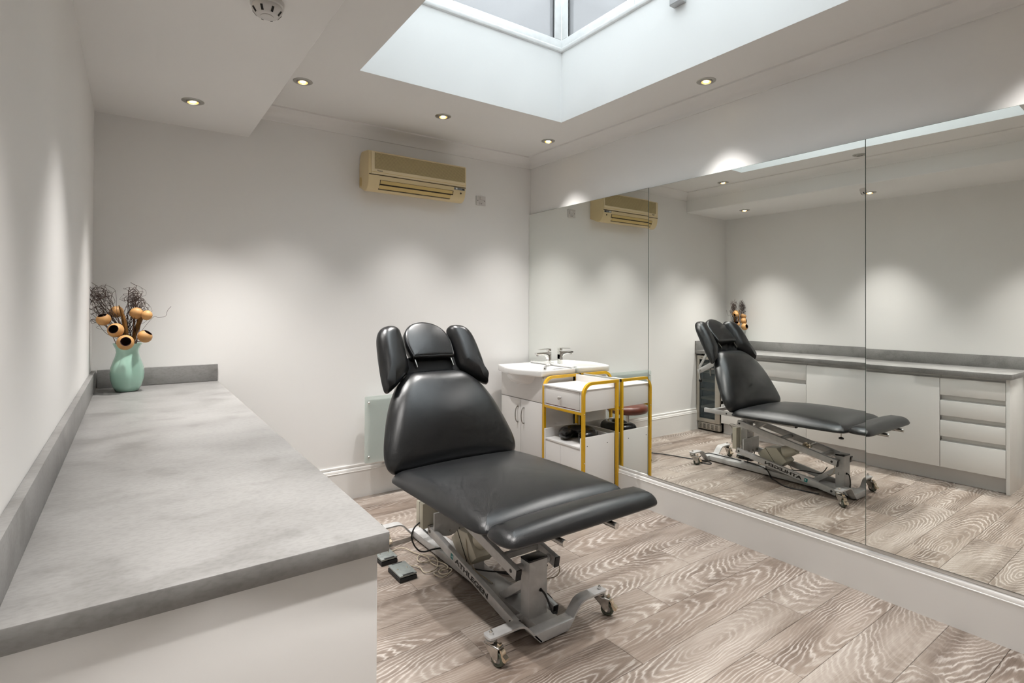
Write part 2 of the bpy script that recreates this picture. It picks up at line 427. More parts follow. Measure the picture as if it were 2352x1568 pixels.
# ceiling with the roof-light opening
SKY_C = [(1.0542, 2.9072), (2.4995, 2.8843), (2.4824, .858), (1.0130, .870)]      # back-left, back-right, front-right, front-left
def ceiling_slab():
    bm = bmesh.new(); out = [(-.4, 3.98), (3.1, 3.98), (3.1, YF - .1), (-.4, YF - .1)]
    rows = []
    for z in (ZC, ZC + .10):
        rows.append(([bm.verts.new((x, y, z)) for x, y in out], [bm.verts.new((x + (.001 if x > 1.7 else -.001), y + (.001 if y > 1.9 else -.001), z)) for x, y in SKY_C]))
    for o, i in rows:
        for k in range(4): bm.faces.new((o[k], o[(k + 1) % 4], i[(k + 1) % 4], i[k]))
    for j in (0, 1):
        for k in range(4): bm.faces.new((rows[0][j][k], rows[0][j][(k + 1) % 4], rows[1][j][(k + 1) % 4], rows[1][j][k]))
    bmesh.ops.recalc_face_normals(bm, faces=list(bm.faces)); return bm
ceil = struct(obj('ceiling', ceiling_slab(), 'ceiling_paint', smooth=False), 'off-white plaster ceiling around the roof light opening')
ya, yz = YF - .05, 3.95
so = hexa([(xl(ya) - .05, ya, ZS), (xs(ya), ya, ZS), (xs(yz), yz, ZS), (xl(yz) - .05, yz, ZS), (xl(ya) - .05, ya, ZC + .02), (xs(ya), ya, ZC + .02), (xs(yz), yz, ZC + .02), (xl(yz) - .05, yz, ZC + .02)])
e = [k for k in so.edges if all(abs(v.co.z - ZS) < 1e-5 and v.co.x > .5 for v in k.verts)]
bmesh.ops.bevel(so, geom=e, offset=.006, segments=3, affect='EDGES', profile=.5)
obj('soffit', so, 'ceiling_paint', ceil)
ZK = 3.1518
for k in range(4):                                       # plastered upstand of the roof light, one board per side
    a, b = Vector(SKY_C[k]), Vector(SKY_C[(k + 1) % 4]); d = (b - a).normalized(); n = Vector((-d.y, d.x)) * (1)
    if n.dot(Vector((1.76, 1.88)) - a) > 0: n = -n
    a2, b2 = a - d * .08, b + d * .08
    if k % 2: a2, b2 = a, b
    obj('skylight_kerb', hexa([(a2.x, a2.y, ZC + .0005), (b2.x, b2.y, ZC + .0005), (b2.x + n.x * .08, b2.y + n.y * .08, ZC + .0005), (a2.x + n.x * .08, a2.y + n.y * .08, ZC + .0005),
                               (a2.x, a2.y, ZK + .01), (b2.x, b2.y, ZK + .01), (b2.x + n.x * .08, b2.y + n.y * .08, ZK + .01), (a2.x + n.x * .08, a2.y + n.y * .08, ZK + .01)]), 'kerb_paint', ceil, smooth=False)

# cornices: cove with a small bead at top and bottom
def cornice(name, path, side, label):
    """path: two plan points on the wall face; side: unit vector into the room"""
    a, b = Vector(path[0]), Vector(path[1]); s = Vector(side); pr = [(0, ZCB), (.010, ZCB), (.012, ZCB + .008)]
    for k in range(1, 8):
        t = k / 8 * PI / 2; pr.append((.012 + .072 * (1 - math.cos(t)), ZCB + .008 + .055 * math.sin(t)))
    pr += [(.088, ZCB + .066), (.096, ZCB + .068), (.098, ZC + .004), (0, ZC + .004)]
    o = obj(name, prism(pr, lambda p, z, t: tuple((a.lerp(b, t) + s * p).to_3d() + Vector((0, 0, z))), 0, 1), 'ceiling_paint', angle=25)
    return struct(o, label)
cornice('trim_1', [(-.4, yb(-.4)), (3.0, yb(3.0))], (0, -1), 'plaster cove cornice along the back wall')
cornice('trim_2', [(XW, YF), (XW, 3.95)], (-1, 0), 'plaster cove cornice above the mirror wall')
cornice('trim_3', [(xs(YF), YF), (xs(3.9), 3.9)], (1, 0), 'plaster cove cornice on the lowered ceiling edge')
cornice('trim_4', [(-.3, YF), (3.0, YF)], (0, 1), 'plaster cove cornice on the wall behind the viewer')

# baseboards: tall plain face, ovolo, groove, top fillet
def baseboard(name, path, side, h, label, back=.0):
    a, b = Vector(path[0]), Vector(path[1]); s = Vector(side); f = .020 + back
    pr = [(0, 0), (f, 0), (f, h * .79), (f + .0015, h * .795), (f + .0015, h * .815), (f - .002, h * .82), (f - .002, h * .835)]
    for k in range(0, 7):
        t = k / 6 * PI / 2; pr.append((f - .002 - .007 * (1 - math.cos(t)) , h * .835 + h * .075 * math.sin(t)))
    pr += [(f - .012, h * .915), (f - .012, h * .93), (f - .009, h * .935), (f - .009, h * .985), (f - .011, h), (0, h)]
    o = obj(name, prism(pr, lambda p, z, t: tuple((a.lerp(b, t) + s * p).to_3d() + Vector((0, 0, z))), 0, 1), 'gloss_trim', angle=28)
    return struct(o, label)
baseboard('baseboard_back', [(.44, yb(.44)), (2.93, yb(2.93))], (0, -1), .236, 'tall white moulded skirting along the back wall')
baseboard('baseboard_right', [(XW, YF), (XW, 3.80)], (-1, 0), .2283, 'tall white moulded skirting under the mirrors', back=.014)
baseboard('baseboard_front', [(-.18, YF), (2.93, YF)], (0, 1), .236, 'tall white moulded skirting behind the viewer')

# floor: every plank a piece of its own on a dark slab
fl = struct(obj('floor', bx(-.35, 3.05, YF - .1, 3.95, -.06, -.0082), 'sub_floor', smooth=False), 'greyed limed-oak plank floor')
PW, PL = .1985, 1.30
starts = [2.047, 2.47, 1.63]
full = None
XA, XB = -.20, 2.93
row = 0
i0 = int(math.floor((YF - 1.0) / PW))
for i in range(i0, 16):
    y0 = 1.0 + i * PW; y1 = min(y0 + PW, 3.84)
    if y0 > 3.83: break
    j = starts[i % 3] - 3 * PL
    while j < XB:
        a, b = max(j, XA), min(j + PL, XB); j += PL
        if b - a < .02: continue
        whole = abs(b - a - PL) < 1e-6 and abs(y1 - y0 - PW) < 1e-6
        cx, cy = (a + b) / 2, (y0 + y1) / 2
        if whole and full is not None:
            o = bpy.data.objects.new('plank', full); C.objects.link(o); o.parent = fl; o.location = (cx, cy, 0); WORLD[o.name] = Vector((cx, cy, 0))
        else:
            o = obj('plank', bx(a + .0006, b - .0006, y0 + .0006, y1 - .0006, -.008, 0, .0012, 1), 'limed_oak', fl, origin=(cx, cy, 0), smooth=False)
            if whole: full = o.data

# ------------------------------------------------------------------ roof light: upvc lantern on the upstand
ZG = ZK + .50
def poly_inset(d):
    c = [Vector(p) for p in SKY_C]; out = []
    for k in range(4):
        p, a, b = c[k], c[k - 1], c[(k + 1) % 4]; u1 = (a - p).normalized(); u2 = (b - p).normalized(); out.append(p + (u1 + u2) * d)
    return out
def ringmesh(d0, d1, z0, z1):
    A, B = poly_inset(d0), poly_inset(d1); bm = bmesh.new()
    q = [[bm.verts.new((p.x, p.y, z)) for p in P] for P, z in ((A, z0), (B, z0), (B, z1), (A, z1))]
    for j in range(4):
        for k in range(4): bm.faces.new((q[j][k], q[j][(k + 1) % 4], q[(j + 1) % 4][(k + 1) % 4], q[(j + 1) % 4][k]))
    bmesh.ops.recalc_face_normals(bm, faces=list(bm.faces)); return bm
win = struct(obj('window_1', ringmesh(-.075, .0, ZK + .004, ZK + .03), 'upvc', smooth=False), 'white upvc roof lantern with obscured side panes over the skylight well')
for k in range(4):
    P0, P1 = Vector(SKY_C[k]), Vector(SKY_C[(k + 1) % 4]); d = (P1 - P0).normalized(); inn = Vector((-d.y, d.x))
    if inn.dot(Vector((1.76, 1.88)) - P0) < 0: inn = -inn
    L = (P1 - P0).length; npan = 3 if k % 2 else 1
    W3 = lambda s, o, z: (P0.x + d.x * s + inn.x * o, P0.y + d.y * s + inn.y * o, z)
    # rounded lower bead that throws the soft shadow line on the plaster
    pr = [(-.03, ZK), (.006, ZK), (.014, ZK + .004), (.018, ZK + .012), (.018, ZK + .022), (.012, ZK + .028), (-.03, ZK + .028)]
    obj('sill_bead', prism(pr, lambda p, z, t: W3(max(p, 0) + t * (L - 2 * max(p, 0)), p, z), 0, 1), 'upvc', win)
    for j in range(npan):
        s0, s1 = L * j / npan, L * (j + 1) / npan
        def rail(a0, a1, z0, z1, nm):
            bm = hexa([W3(a0, -.055, z0), W3(a1, -.055, z0), W3(a1, .004, z0), W3(a0, .004, z0), W3(a0, -.055, z1), W3(a1, -.055, z1), W3(a1, .004, z1), W3(a0, .004, z1)])
            ed = [q for q in bm.edges if all((Vector((v.co.x, v.co.y)) - P0).dot(inn) > 0 for v in q.verts)]
            bmesh.ops.bevel(bm, geom=ed, offset=.006, segments=2, affect='EDGES', profile=.5)
            obj(nm, bm, 'upvc', win)
        FW = .062
        rail(s0, s1, ZK + .028, ZK + .028 + FW, 'bottom_rail'); rail(s0, s1, ZG - FW, ZG, 'top_rail')
        rail(s0 + .001, s0 + FW, ZK + .028 + FW, ZG - FW, 'stile'); rail(s1 - FW, s1 - .001, ZK + .028 + FW, ZG - FW, 'stile')
        g0, g1, h0, h1 = s0 + FW, s1 - FW, ZK + .028 + FW, ZG - FW
        gk = join(*[hexa([W3(a0, -.024, z0), W3(a1, -.024, z0), W3(a1, -.006, z0), W3(a0, -.006, z0), W3(a0, -.024, z1), W3(a1, -.024, z1), W3(a1, -.006, z1), W3(a0, -.006, z1)])
                    for a0, a1, z0, z1 in ((g0, g0 + .003, h0, h1), (g1 - .003, g1, h0, h1))])
        obj('gasket', gk, 'gasket', win, smooth=False)
        obj('pane', hexa([W3(g0, -.020, h0), W3(g1, -.020, h0), W3(g1, -.012, h0), W3(g0, -.012, h0), W3(g0, -.020, h1), W3(g1, -.020, h1), W3(g1, -.012, h1), W3(g0, -.012, h1)]), 'obscure_glass', win, smooth=False)
A = poly_inset(-.06)
for j in range(3):                                       # flat glazed top in three sheets between bars
    t0, t1 = j / 3, (j + 1) / 3
    a0, a1 = A[0].lerp(A[3], t0), A[0].lerp(A[3], t1); b0, b1 = A[1].lerp(A[2], t0), A[1].lerp(A[2], t1)
    obj('roof_pane', hexa([(p.x, p.y, ZG + .012) for p in (a0, b0, b1, a1)] + [(p.x, p.y, ZG + .018) for p in (a0, b0, b1, a1)]), 'roof_glass', win, smooth=False)
    if j: obj('roof_bar', hexa([(a0.x, a0.y - .02, ZG), (b0.x, b0.y - .02, ZG), (b0.x, b0.y + .02, ZG), (a0.x, a0.y + .02, ZG), (a0.x, a0.y - .02, ZG + .03), (b0.x, b0.y - .02, ZG + .03), (b0.x, b0.y + .02, ZG + .03), (a0.x, a0.y + .02, ZG + .03)]), 'upvc', win, smooth=False)
op = thing('opener_box', 'small pale grey box fixed on the skylight upstand above the mirror side', 'box', (2.462, 1.89, 3.03))
obj('housing', bx(2.447, 2.4905, 1.838, 1.919, 3.031, 3.20, .003), 'opener_grey', op)
obj('lid', bx(2.444, 2.4475, 1.842, 1.915, 3.035, 3.196, .001), 'opener_grey', op)

# ------------------------------------------------------------------ mirror panels (each one hung a touch differently)
def mirror(y0, y1, cx, yc, a, b, label, ZMB=ZMB, ZMT=ZMT, e1=.0012):
    X = lambda y, z: cx + a * (y - yc) + b * (z - 1.05)
    o = thing('mirror_panel', label, 'mirror', (X(y0, ZMB), (y0 + y1) / 2, ZMB), 'frameless mirror panels')
    q = lambda dx, e: [(X(y, z) + dx, y + (s * e if s > 0 or e == 0 else -e1), z + t * e) for y, z, s, t in ((y0, ZMB, 1, 1), (y1, ZMB, -1, 1), (y1, ZMT, -1, -1), (y0, ZMT, 1, -1))]
    obj('glass', hexa(q(0, .0012) + q(.0008, .0012)), 'mirror_silver', o, smooth=False)
    obj('backing', hexa(q(.0009, 0) + q(.0046, 0)), 'mirror_edge', o, smooth=False)
    return o
mirror(2.4568, 3.7985, XR - .008, 2.4, 0, 0, 'tall frameless mirror panel nearest the back wall, behind sink and trolley', .2293, 2.184)
mirror(1.1238, 2.4553, XR - .006 - .0133, 1.6, .00163, .0030, 'middle frameless mirror panel showing the couch seat and base', .2293, 2.1798, .006)
mirror(-.21, 1.1226, XR - .006 - .0129, .8, -.0097, .00483, 'frameless mirror panel nearest the viewer showing the drawer stack', .2293, 2.1798)

# ================================================================== worktop and the run of units under it
HW, TW = .90, .0404
XWF = lambda y: .4498 + .0144 * (y - 1)
YN = 1.0514
def strip(x0f, x1f, y0, y1, z0, z1, r=0):
    return hexa([(x0f(y0), y0, z0), (x1f(y0), y0, z0), (x1f(y1), y1, z0), (x0f(y1), y1, z0), (x0f(y0), y0, z1), (x1f(y0), y0, z1), (x1f(y1), y1, z1), (x0f(y1), y1, z1)], r)
YBK = 3.8275
wt = thing('worktop', 'long grey concrete-effect worktop with raised back edges', 'worktop', (.13, 2.4, HW - TW))
obj('top', strip(lambda y: xl(y) + .001, XWF, YN, YBK, HW - TW, HW, .0022), 'concrete_laminate', wt)
obj('side_upstand', strip(lambda y: xl(y) + .001, lambda y: xl(y) + .0205, YN + .01, YBK - .021, HW + .0003, HW + .1034, .0015), 'concrete_laminate', wt)
obj('back_upstand', strip(lambda y: xl(y) + .024, lambda y: XWF(y) - .001, YBK - .019, YBK - .0005, HW + .0018, HW + .1034, .0012), 'concrete_laminate', wt)
FX = lambda y: XWF(y) - .022            # face of doors and drawers
CX = lambda y: FX(y) - .020
CB = lambda y: xl(y) + .012
ep = tag(obj('end_panel', strip(CB, lambda y: FX(y) + .001, YN + .014, YN + .037, 0, HW - TW - .0005, .0012), 'cabinet_gloss'), 'glossy white end panel closing the near end of the worktop units', 'panel')
tag(obj('plinth', strip(lambda y: FX(y) - .075, lambda y: FX(y) - .055, YN + .038, 3.508, 0, .118), 'plinth'), 'pale grey kickboard running under the white units', 'plinth')
def unit(name, y0, y1, fronts, label, cat, kind):
    """fronts: list of (z0, z1); finger rails fill the gaps between"""
    t = thing(name, label, cat, ((CB(y0) + FX(y0)) / 2, (y0 + y1) / 2, .119), None)
    obj('carcass', strip(CB, lambda y: CX(y) - .018, y0 + .0005, y1 - .0005, .119, HW - TW - .0005), 'cabinet_inner', t, smooth=False)
    for z0, z1 in fronts: obj(kind, strip(CX, FX, y0 + .0015, y1 - .0015, z0, z1, .0012), 'cabinet_gloss', t)
    zs = sorted(fronts)
    gaps = [(a[1], b[0]) for a, b in zip(zs, zs[1:])] + [(zs[-1][1], HW - TW)]
    for z0, z1 in gaps:
        obj('finger_rail', prism([(-.018, z0 - .012), (-.0005, z0 - .012), (-.0005, z0 + .001), (-.016, z0 + .010), (-.017, z1 - .0008), (-.018, z1 - .0008)],
            lambda p, z, tt: (CX(y0 + (y1 - y0) * tt) + p + .0, y0 + .001 + (y1 - y0 - .002) * tt, z), 0, 1), 'cabinet_gloss', t)
    return t
unit('drawer_unit', 1.0895, 1.489, [(.12, .328), (.368, .494), (.534, .655), (.698, .832)], 'narrow white unit of four handleless drawers at the near end', 'drawers', 'drawer')
unit('cupboard_unit', 1.4895, 2.043, [(.12, .832)], 'white handleless cupboard beside the four-drawer unit', 'cupboard', 'door')
unit('cupboard_unit', 2.0435, 2.598, [(.12, .832)], 'white handleless cupboard beside the wide three-drawer unit', 'cupboard', 'door')
unit('drawer_unit', 2.5985, 3.505, [(.12, .324), (.364, .645), (.686, .832)], 'wide white unit of three handleless drawers beside the wine cooler', 'drawers', 'drawer')

# ------------------------------------------------------------------ wine cooler
wc = thing('wine_cooler', 'stainless steel wine cooler with dark glass door and wooden shelves', 'wine cooler', (.15, 3.665, 0))
y0, y1 = 3.515, 3.812
obj('body', join(bx(-.10, .375, y0, y0 + .02, .03, .855), bx(-.10, .375, y1 - .02, y1, .03, .855), bx(-.10, -.08, y0, y1, .03, .855), bx(-.10, .375, y0, y1, .03, .10), bx(-.10, .375, y0, y1, .835, .855)), 'dark_interior', wc, smooth=False)
FXC = FX(3.66) + .006
df = join(bx(FXC - .032, FXC, y0, y0 + .062, .098, .842, .002), bx(FXC - .032, FXC, y1 - .036, y1, .098, .842, .002), bx(FXC - .032, FXC, y0 + .060, y1 - .034, .098, .140, .002), bx(FXC - .032, FXC, y0 + .060, y1 - .034, .800, .842, .002))
dr = obj('door_frame', df, 'steel', wc)
obj('door_glass', bx(FXC - .020, FXC - .012, y0 + .061, y1 - .035, .139, .801), 'cooler_glass', wc, smooth=False)
for z in (.245, .345, .445, .545, .645, .735): obj('shelf', bx(-.05, FXC - .034, y0 + .03, y1 - .025, z, z + .024, .002), 'beech', wc)
obj('kick_grille', bx(FXC - .05, FXC - .006, y0 + .002, y1 - .02, .018, .092, .002), 'steel', wc)
sl = bmesh.new()
for a in range(5):
    for b in range(6):
        yy = y0 + .028 + a * .051; zz = .028 + b * .0095
        sl = join(sl, bx(FXC - .0065, FXC - .0052, yy, yy + .032, zz, zz + .0045))
o = obj('vent_slots', sl, 'dark_slot', wc, smooth=False); o['kind'] = 'stuff'
for yy in (y0 + .03, y1 - .03): obj('foot', lathe([(0, 0), (.014, 0), (.014, .012), (.008, .014), (.008, .034), (0, .034)], (.36, yy, 0), 16), 'black_plastic', wc)
obj('control_dot', bx(FXC - .0005, FXC + .001, y1 - .075, y1 - .063, .818, .826, .0005), 'black_plastic', wc)

# ------------------------------------------------------------------ vase with dried pods and twigs
VC = Vector((.028, 3.62, HW))
vz = thing('vase', 'pale mint green glazed vase standing in the worktop corner', 'vase', VC)
prof = [(0, .002), (.045, .0), (.054, .004), (.066, .030), (.0755, .065), (.0785, .098), (.075, .130), (.066, .160), (.056, .188), (.0515, .210), (.053, .228), (.060, .245), (.067, .257), (.0675, .259), (.0655, .2595), (.057, .245), (.049, .226), (.0475, .208), (.052, .186), (.062, .158), (.071, .128), (.074, .098), (.071, .067), (.05, .02), (0, .016)]
obj('body', lathe(prof, VC, 48), 'vase_glaze', vz, angle=60)
def stemcurve(p, q, bend=(0, 0, 0)):
    p, q = Vector(p), Vector(q); m = (p + q) / 2 + Vector(bend); return spline([p, m, q], 8)
pods = [((-.076, 3.575, 1.290), .0345, (-.25, -.35, .9), 'round tan seed pod leaning far left out of the vase'),
        ((-.024, 3.535, 1.234), .0385, (-.35, -.92, .25), 'open tan seed pod facing forward, left of the lowest pod'),
        ((.018, 3.500, 1.170), .0405, (.05, -.97, .22), 'lowest open tan seed pod hanging over the vase rim'),
        ((.104, 3.545, 1.198), .0365, (.55, -.25, .78), 'tan seed pod on the right with its mouth turned up'),
        ((-.022, 3.640, 1.330), .034, (-.2, .5, .7), 'tan seed pod half hidden behind the broad dried leaf'),
        ((.067, 3.590, 1.322), .034, (.3, .6, .6), 'tan seed pod in the middle under the tall curly tuft'),
        ((.112, 3.545, 1.312), .028, (.7, .4, -.3), 'dark wrinkled seed pod at the right of the bunch')]
for c, r, ax, lab in pods:
    r *= .98
    c = Vector(c); t = thing('seed_pod_stem', lab, 'dried pod', (VC.x + (c.x - VC.x) * .12, VC.y, HW + .02), 'dried seed pods in the vase')
    a = Vector(ax).normalized()
    pp = []
    for k in range(10):
        th = PI - k / 9 * (PI - .68); pp.append((r * math.sin(th) if k else 0, r * math.cos(th) * .92))
    pr_ = r * math.sin(.68); inner = [(pr_ * .86, r * .72), (r * .86, .2 * r), (r * .7, -.5 * r), (0, -.72 * r)]
    pod = obj('pod', lathe(pp + [(pr_ * .97, r * .735)], c, 20, a), 'gourd_skin', t, angle=70)
    obj('hollow', lathe([(pr_ * .97, r * .735)] + inner, c, 20, a), 'gourd_inside', pod)
    s0 = Vector((VC.x + (c.x - VC.x) * .12, VC.y + random.uniform(-.015, .015), HW + .022)); s1 = c - a * r * .85
    mid = Vector((VC.x + (c.x - VC.x) * .45, VC.y + (c.y - VC.y) * .35, HW + .245))
    obj('stem', tube(spline([s0, mid, s1 + (s1 - mid) * -.15, s1], 6), .0018, 6), 'stem_brown', t)
def twig_bunch(label, root, top, n, spread, curl, seed):
    random.seed(seed); bm = bmesh.new()
    for k in range(n):
        s = Vector(root) + Vector((random.uniform(-.02, .02), random.uniform(-.02, .02), 0))
        neck = Vector((VC.x + random.uniform(-.038, .038), VC.y + random.uniform(-.035, .035), HW + .25))
        e = Vector(top) + Vector((random.gauss(0, spread), random.gauss(0, spread * .6), random.gauss(0, spread * 1.1)))
        e.x = max(e.x, xl(3.6) + .012); e.y = min(e.y, 3.79)
        pts = [s, neck, neck.lerp(e, .5) + Vector((random.gauss(0, .012), random.gauss(0, .01), 0))]
        ph = random.uniform(0, 2 * PI); rad = random.uniform(.4, 1) * curl; tilt = random.uniform(-.6, .6)
        for j in range(7):
            a = ph + j * random.uniform(.8, 1.25); q = e + Vector((math.cos(a) * rad, math.sin(a) * rad * .5, math.sin(a + tilt) * rad * .8 + (j - 3) * .004))
            q.x = max(q.x, xl(3.6) + .006); q.y = min(q.y, 3.80); pts.append(q)
        P = spline(pts, 4)
        bm = join(bm, tube(P, random.uniform(.0007, .0013), 4))
    o = obj('curly_twigs', bm, 'twig_brown'); tag(o, label, 'dried twigs', kind='stuff')
    return o
twig_bunch('tangled brown curly twigs bending toward the left wall', (VC.x - .01, VC.y, HW + .03), (-.085, 3.60, 1.405), 26, .022, .038, 3)
twig_bunch('tall upright tuft of brown curly twigs in the vase', (VC.x + .01, VC.y + .01, HW + .03), (.056, 3.61, 1.415), 26, .018, .036, 5)
twig_bunch('low brown curly twigs spreading right from the vase', (VC.x + .015, VC.y - .005, HW + .03), (.088, 3.60, 1.345), 16, .020, .034, 8)
twig_bunch('few loose brown twigs curling low at the left of the vase', (VC.x - .012, VC.y - .01, HW + .03), (-.095, 3.595, 1.315), 10, .016, .034, 9)
lt = bmesh.new()
lt = tube(spline([(VC.x + .01, VC.y, HW + .03), (VC.x + .03, VC.y - .01, HW + .25), (.136, 3.60, 1.293), (.168, 3.60, 1.299), (.200, 3.60, 1.306), (.210, 3.60, 1.338), (.227, 3.60, 1.361)], 8), .0009, 5)
tag(obj('long_twig', lt, 'twig_brown'), 'single long twig reaching out to the right of the vase', 'dried twig')
def leaf(label, pts, wid, seed):
    P = spline(pts, 8); n = len(P); bm = bmesh.new(); L, R, M = [], [], []
    for i, p in enumerate(P):
        t = i / (n - 1); ww = wid * (math.sin(PI * min(1, t * .93 + .05)) ** .8)
        L.append(bm.verts.new(p + Vector((-ww, .004, 0)))); R.append(bm.verts.new(p + Vector((ww, .004, .002)))); M.append(bm.verts.new(p + Vector((0, -.003, 0))))
    for i in range(n - 1):
        bm.faces.new((L[i], M[i], M[i + 1], L[i + 1])); bm.faces.new((M[i], R[i], R[i + 1], M[i + 1]))
    bmesh.ops.solidify(bm, geom=list(bm.faces), thickness=.0012)
    tag(obj('dried_leaf', bm, 'dry_leaf'), label, 'dried leaf')
leaf('broad tan dried leaf standing upright among the pods', [(VC.x + .002, VC.y - .02, HW + .10), (VC.x - .002, VC.y - .035, HW + .27), (.016, 3.575, 1.25), (.006, 3.575, 1.31), (-.012, 3.58, 1.365)], .011, 1)
leaf('small curled brown dried leaf beside the dark pod', [(VC.x + .01, VC.y - .01, HW + .10), (VC.x + .025, VC.y - .02, HW + .27), (.085, 3.58, 1.29), (.102, 3.575, 1.318), (.095, 3.575, 1.335)], .012, 2)

# ------------------------------------------------------------------ air conditioner
YW = yb(1.8)
ac = thing('air_conditioner', 'yellowed ivory split air conditioner high on the back wall', 'air conditioner', (1.775, YW, 2.17))
AX0, AX1 = 1.383, 2.168
D = lambda d: YW - d
pf = [(0, 2.222), (.055, 2.200), (.095, 2.183), (.125, 2.180), (.150, 2.192), (.168, 2.215), (.178, 2.245), (.182, 2.283), (.182, 2.440), (.176, 2.452), (.160, 2.458), (.060, 2.470), (.035, 2.468), (.012, 2.440), (.008, 2.40), (0, 2.39)]
body = prism(pf, lambda d, z, t: (t, D(d), z), AX0, AX1)
ed = [q for q in body.edges if all(abs(v.co.x - AX0) < 1e-5 for v in q.verts) or all(abs(v.co.x - AX1) < 1e-5 for v in q.verts)]
bmesh.ops.bevel(body, geom=ed, offset=.006, segments=3, affect='EDGES', profile=.5)
obj('casing', body, 'ac_ivory', ac, angle=40)
fp = obj('front_panel', prism([(.1825, 2.292), (.1885, 2.294), (.1895, 2.300), (.1895, 2.438), (.184, 2.447), (.1825, 2.447)], lambda d, z, t: (t, D(d), z), AX0 + .02, AX1 - .004), 'ac_ivory_pale', ac)
gz0, gz1 = 2.328, 2.441
obj('grille_back', bx(AX0 + .042, AX1 - .014, D(.1902), D(.1890), gz0, gz1), 'ac_dark', fp, smooth=False)
gr = bmesh.new(); NS = 24
for k in range(NS):
    z = gz0 + (k + .15) * (gz1 - gz0) / NS
    gr = join(gr, bx(AX0 + .042, AX1 - .014, D(.1925), D(.1895), z, z + (gz1 - gz0) / NS * .62))
o = obj('grille_slats', gr, 'ac_grille', fp, smooth=False); o['kind'] = 'stuff'
obj('panel_line', bx(AX0 + .02, AX1 - .004, D(.1902), D(.1885), 2.3035, 2.3065), 'ac_flap', fp, smooth=False)
obj('panel_joint', bx(AX0 + .004, AX1 - .003, D(.1832), D(.15), 2.2855, 2.2905), 'ac_dark', ac, smooth=False)
# outlet flaps follow the curved belly
def belly(d0, z0, d1, z1, off, x0, x1):
    a, b = Vector((d0, z0)), Vector((d1, z1)); n = Vector((-(b - a).y, (b - a).x)).normalized() * 1
    if n.x < 0: n = -n
    q = [a + n * off, b + n * off, b - n * .003, a - n * .003]
    return prism([(v.x, v.y) for v in q], lambda d, z, t: (t, D(d), z), x0, x1)
obj('outlet_gap', join(belly(.1795, 2.256, .1705, 2.224, .0022, AX0 + .085, AX1 - .110), belly(.1705, 2.224, .150, 2.195, .0022, AX0 + .082, AX1 - .125), belly(.150, 2.195, .1465, 2.1925, .0022, AX0 + .082, AX1 - .128)), 'ac_dark', ac, smooth=False)
obj('flap', join(belly(.1790, 2.254, .1730, 2.2305, .0038, AX0 + .089, AX1 - .116)), 'ac_flap', ac, smooth=False)
obj('flap', join(belly(.1695, 2.2225, .154, 2.2005, .0042, AX0 + .086, AX1 - .128)), 'ac_flap', ac, smooth=False)
dp = obj('display_window', bx(AX1 - .105, AX1 - .012, D(.1850), D(.180), 2.266, 2.283, .001), 'panel_grey', ac)
obj('display_lens', bx(AX1 - .034, AX1 - .018, D(.1858), D(.184), 2.268, 2.281), 'black_plastic', dp, smooth=False)
obj('display_label', bx(AX1 - .092, AX1 - .078, D(.1858), D(.184), 2.269, 2.281), 'panel_light', dp, smooth=False)
obj('sensor_hole', lathe([(0, 0), (.007, 0), (.007, .002), (0, .002)], (AX1 - .045, D(.1795), 2.243), 14, (0, -1, -.15)), 'ac_dark', ac)
obj('side_cap', prism([(.012, 2.235), (.045, 2.222), (.055, 2.235), (.055, 2.275), (.045, 2.288), (.012, 2.292)], lambda d, z, t: (t, D(d), z), AX0 - .0012, AX0 + .003), 'ac_flap', ac)
tx = text_mesh('Panacon', .0150, .0002, .78, .0003)
obj('lettering', place(tx, (AX0 + .062, D(.1898), 2.3115), (1, 0, 0), (0, 0, 1)), 'lettering_black', fp, smooth=False)

# ------------------------------------------------------------------ fused switch plate
sw = thing('switch_plate', 'small square white fused switch plate right of the air conditioner', 'switch', (2.413, yb(2.413), 2.205))
yw = yb(2.413)
obj('plate', bx(2.369, 2.459, yw - .009, yw, 2.207, 2.285, .003), 'switch_white', sw)
obj('rocker', bx(2.403, 2.442, yw - .0125, yw - .008, 2.254, 2.278, .0015), 'switch_white', sw)
obj('fuse_carrier', bx(2.396, 2.430, yw - .0115, yw - .008, 2.214, 2.236, .0015), 'switch_white', sw)
for x, z in ((2.382, 2.247), (2.446, 2.247), (2.413, 2.221)): obj('screw', lathe([(0, 0), (.0035, 0), (.003, .0015), (0, .0018)], (x, yw - (.0113 if abs(x - 2.413) < .01 else .009), z), 10, (0, -1, 0)), 'dark_slot', sw)

# ------------------------------------------------------------------ glass panel heater low on the back wall
HX0, HX1, HZ0, HZ1, HY = 1.394, 2.03, .262, .731, 3.700
ht = thing('panel_heater', 'frosted glass panel heater low on the wall behind the couch', 'heater', (1.72, yb(1.72), HZ0))
gb = bx(HX0, HX1, HY - .004, HY + .004, HZ0, HZ1)
ed = [q for q in gb.edges if abs((q.verts[0].co - q.verts[1].co).y) > .005]
bmesh.ops.bevel(gb, geom=ed, offset=.010, segments=4, affect='EDGES', profile=.5)
obj('glass', gb, 'heater_glass', ht, angle=50)
obj('back_body', bx(HX0 + .028, HX1 - .028, HY + .006, HY + .052, HZ0 + .028, HZ1 - .028, .004), 'heater_white', ht)
for x in (HX0 + .2, HX1 - .2): obj('wall_bracket', bx(x - .02, x + .02, HY + .050, yb(x) - .0005, HZ0 + .10, HZ1 - .10), 'heater_white', ht, smooth=False)
for x in (HX0 + .026, HX1 - .026):
    for z in (HZ0 + .044, HZ1 - .044): obj('cap', lathe([(0, .012), (.006, .0118), (.0085, .009), (.0085, 0), (0, 0)], (x, HY - .004, z), 16, (0, -1, 0)), 'chrome', ht)

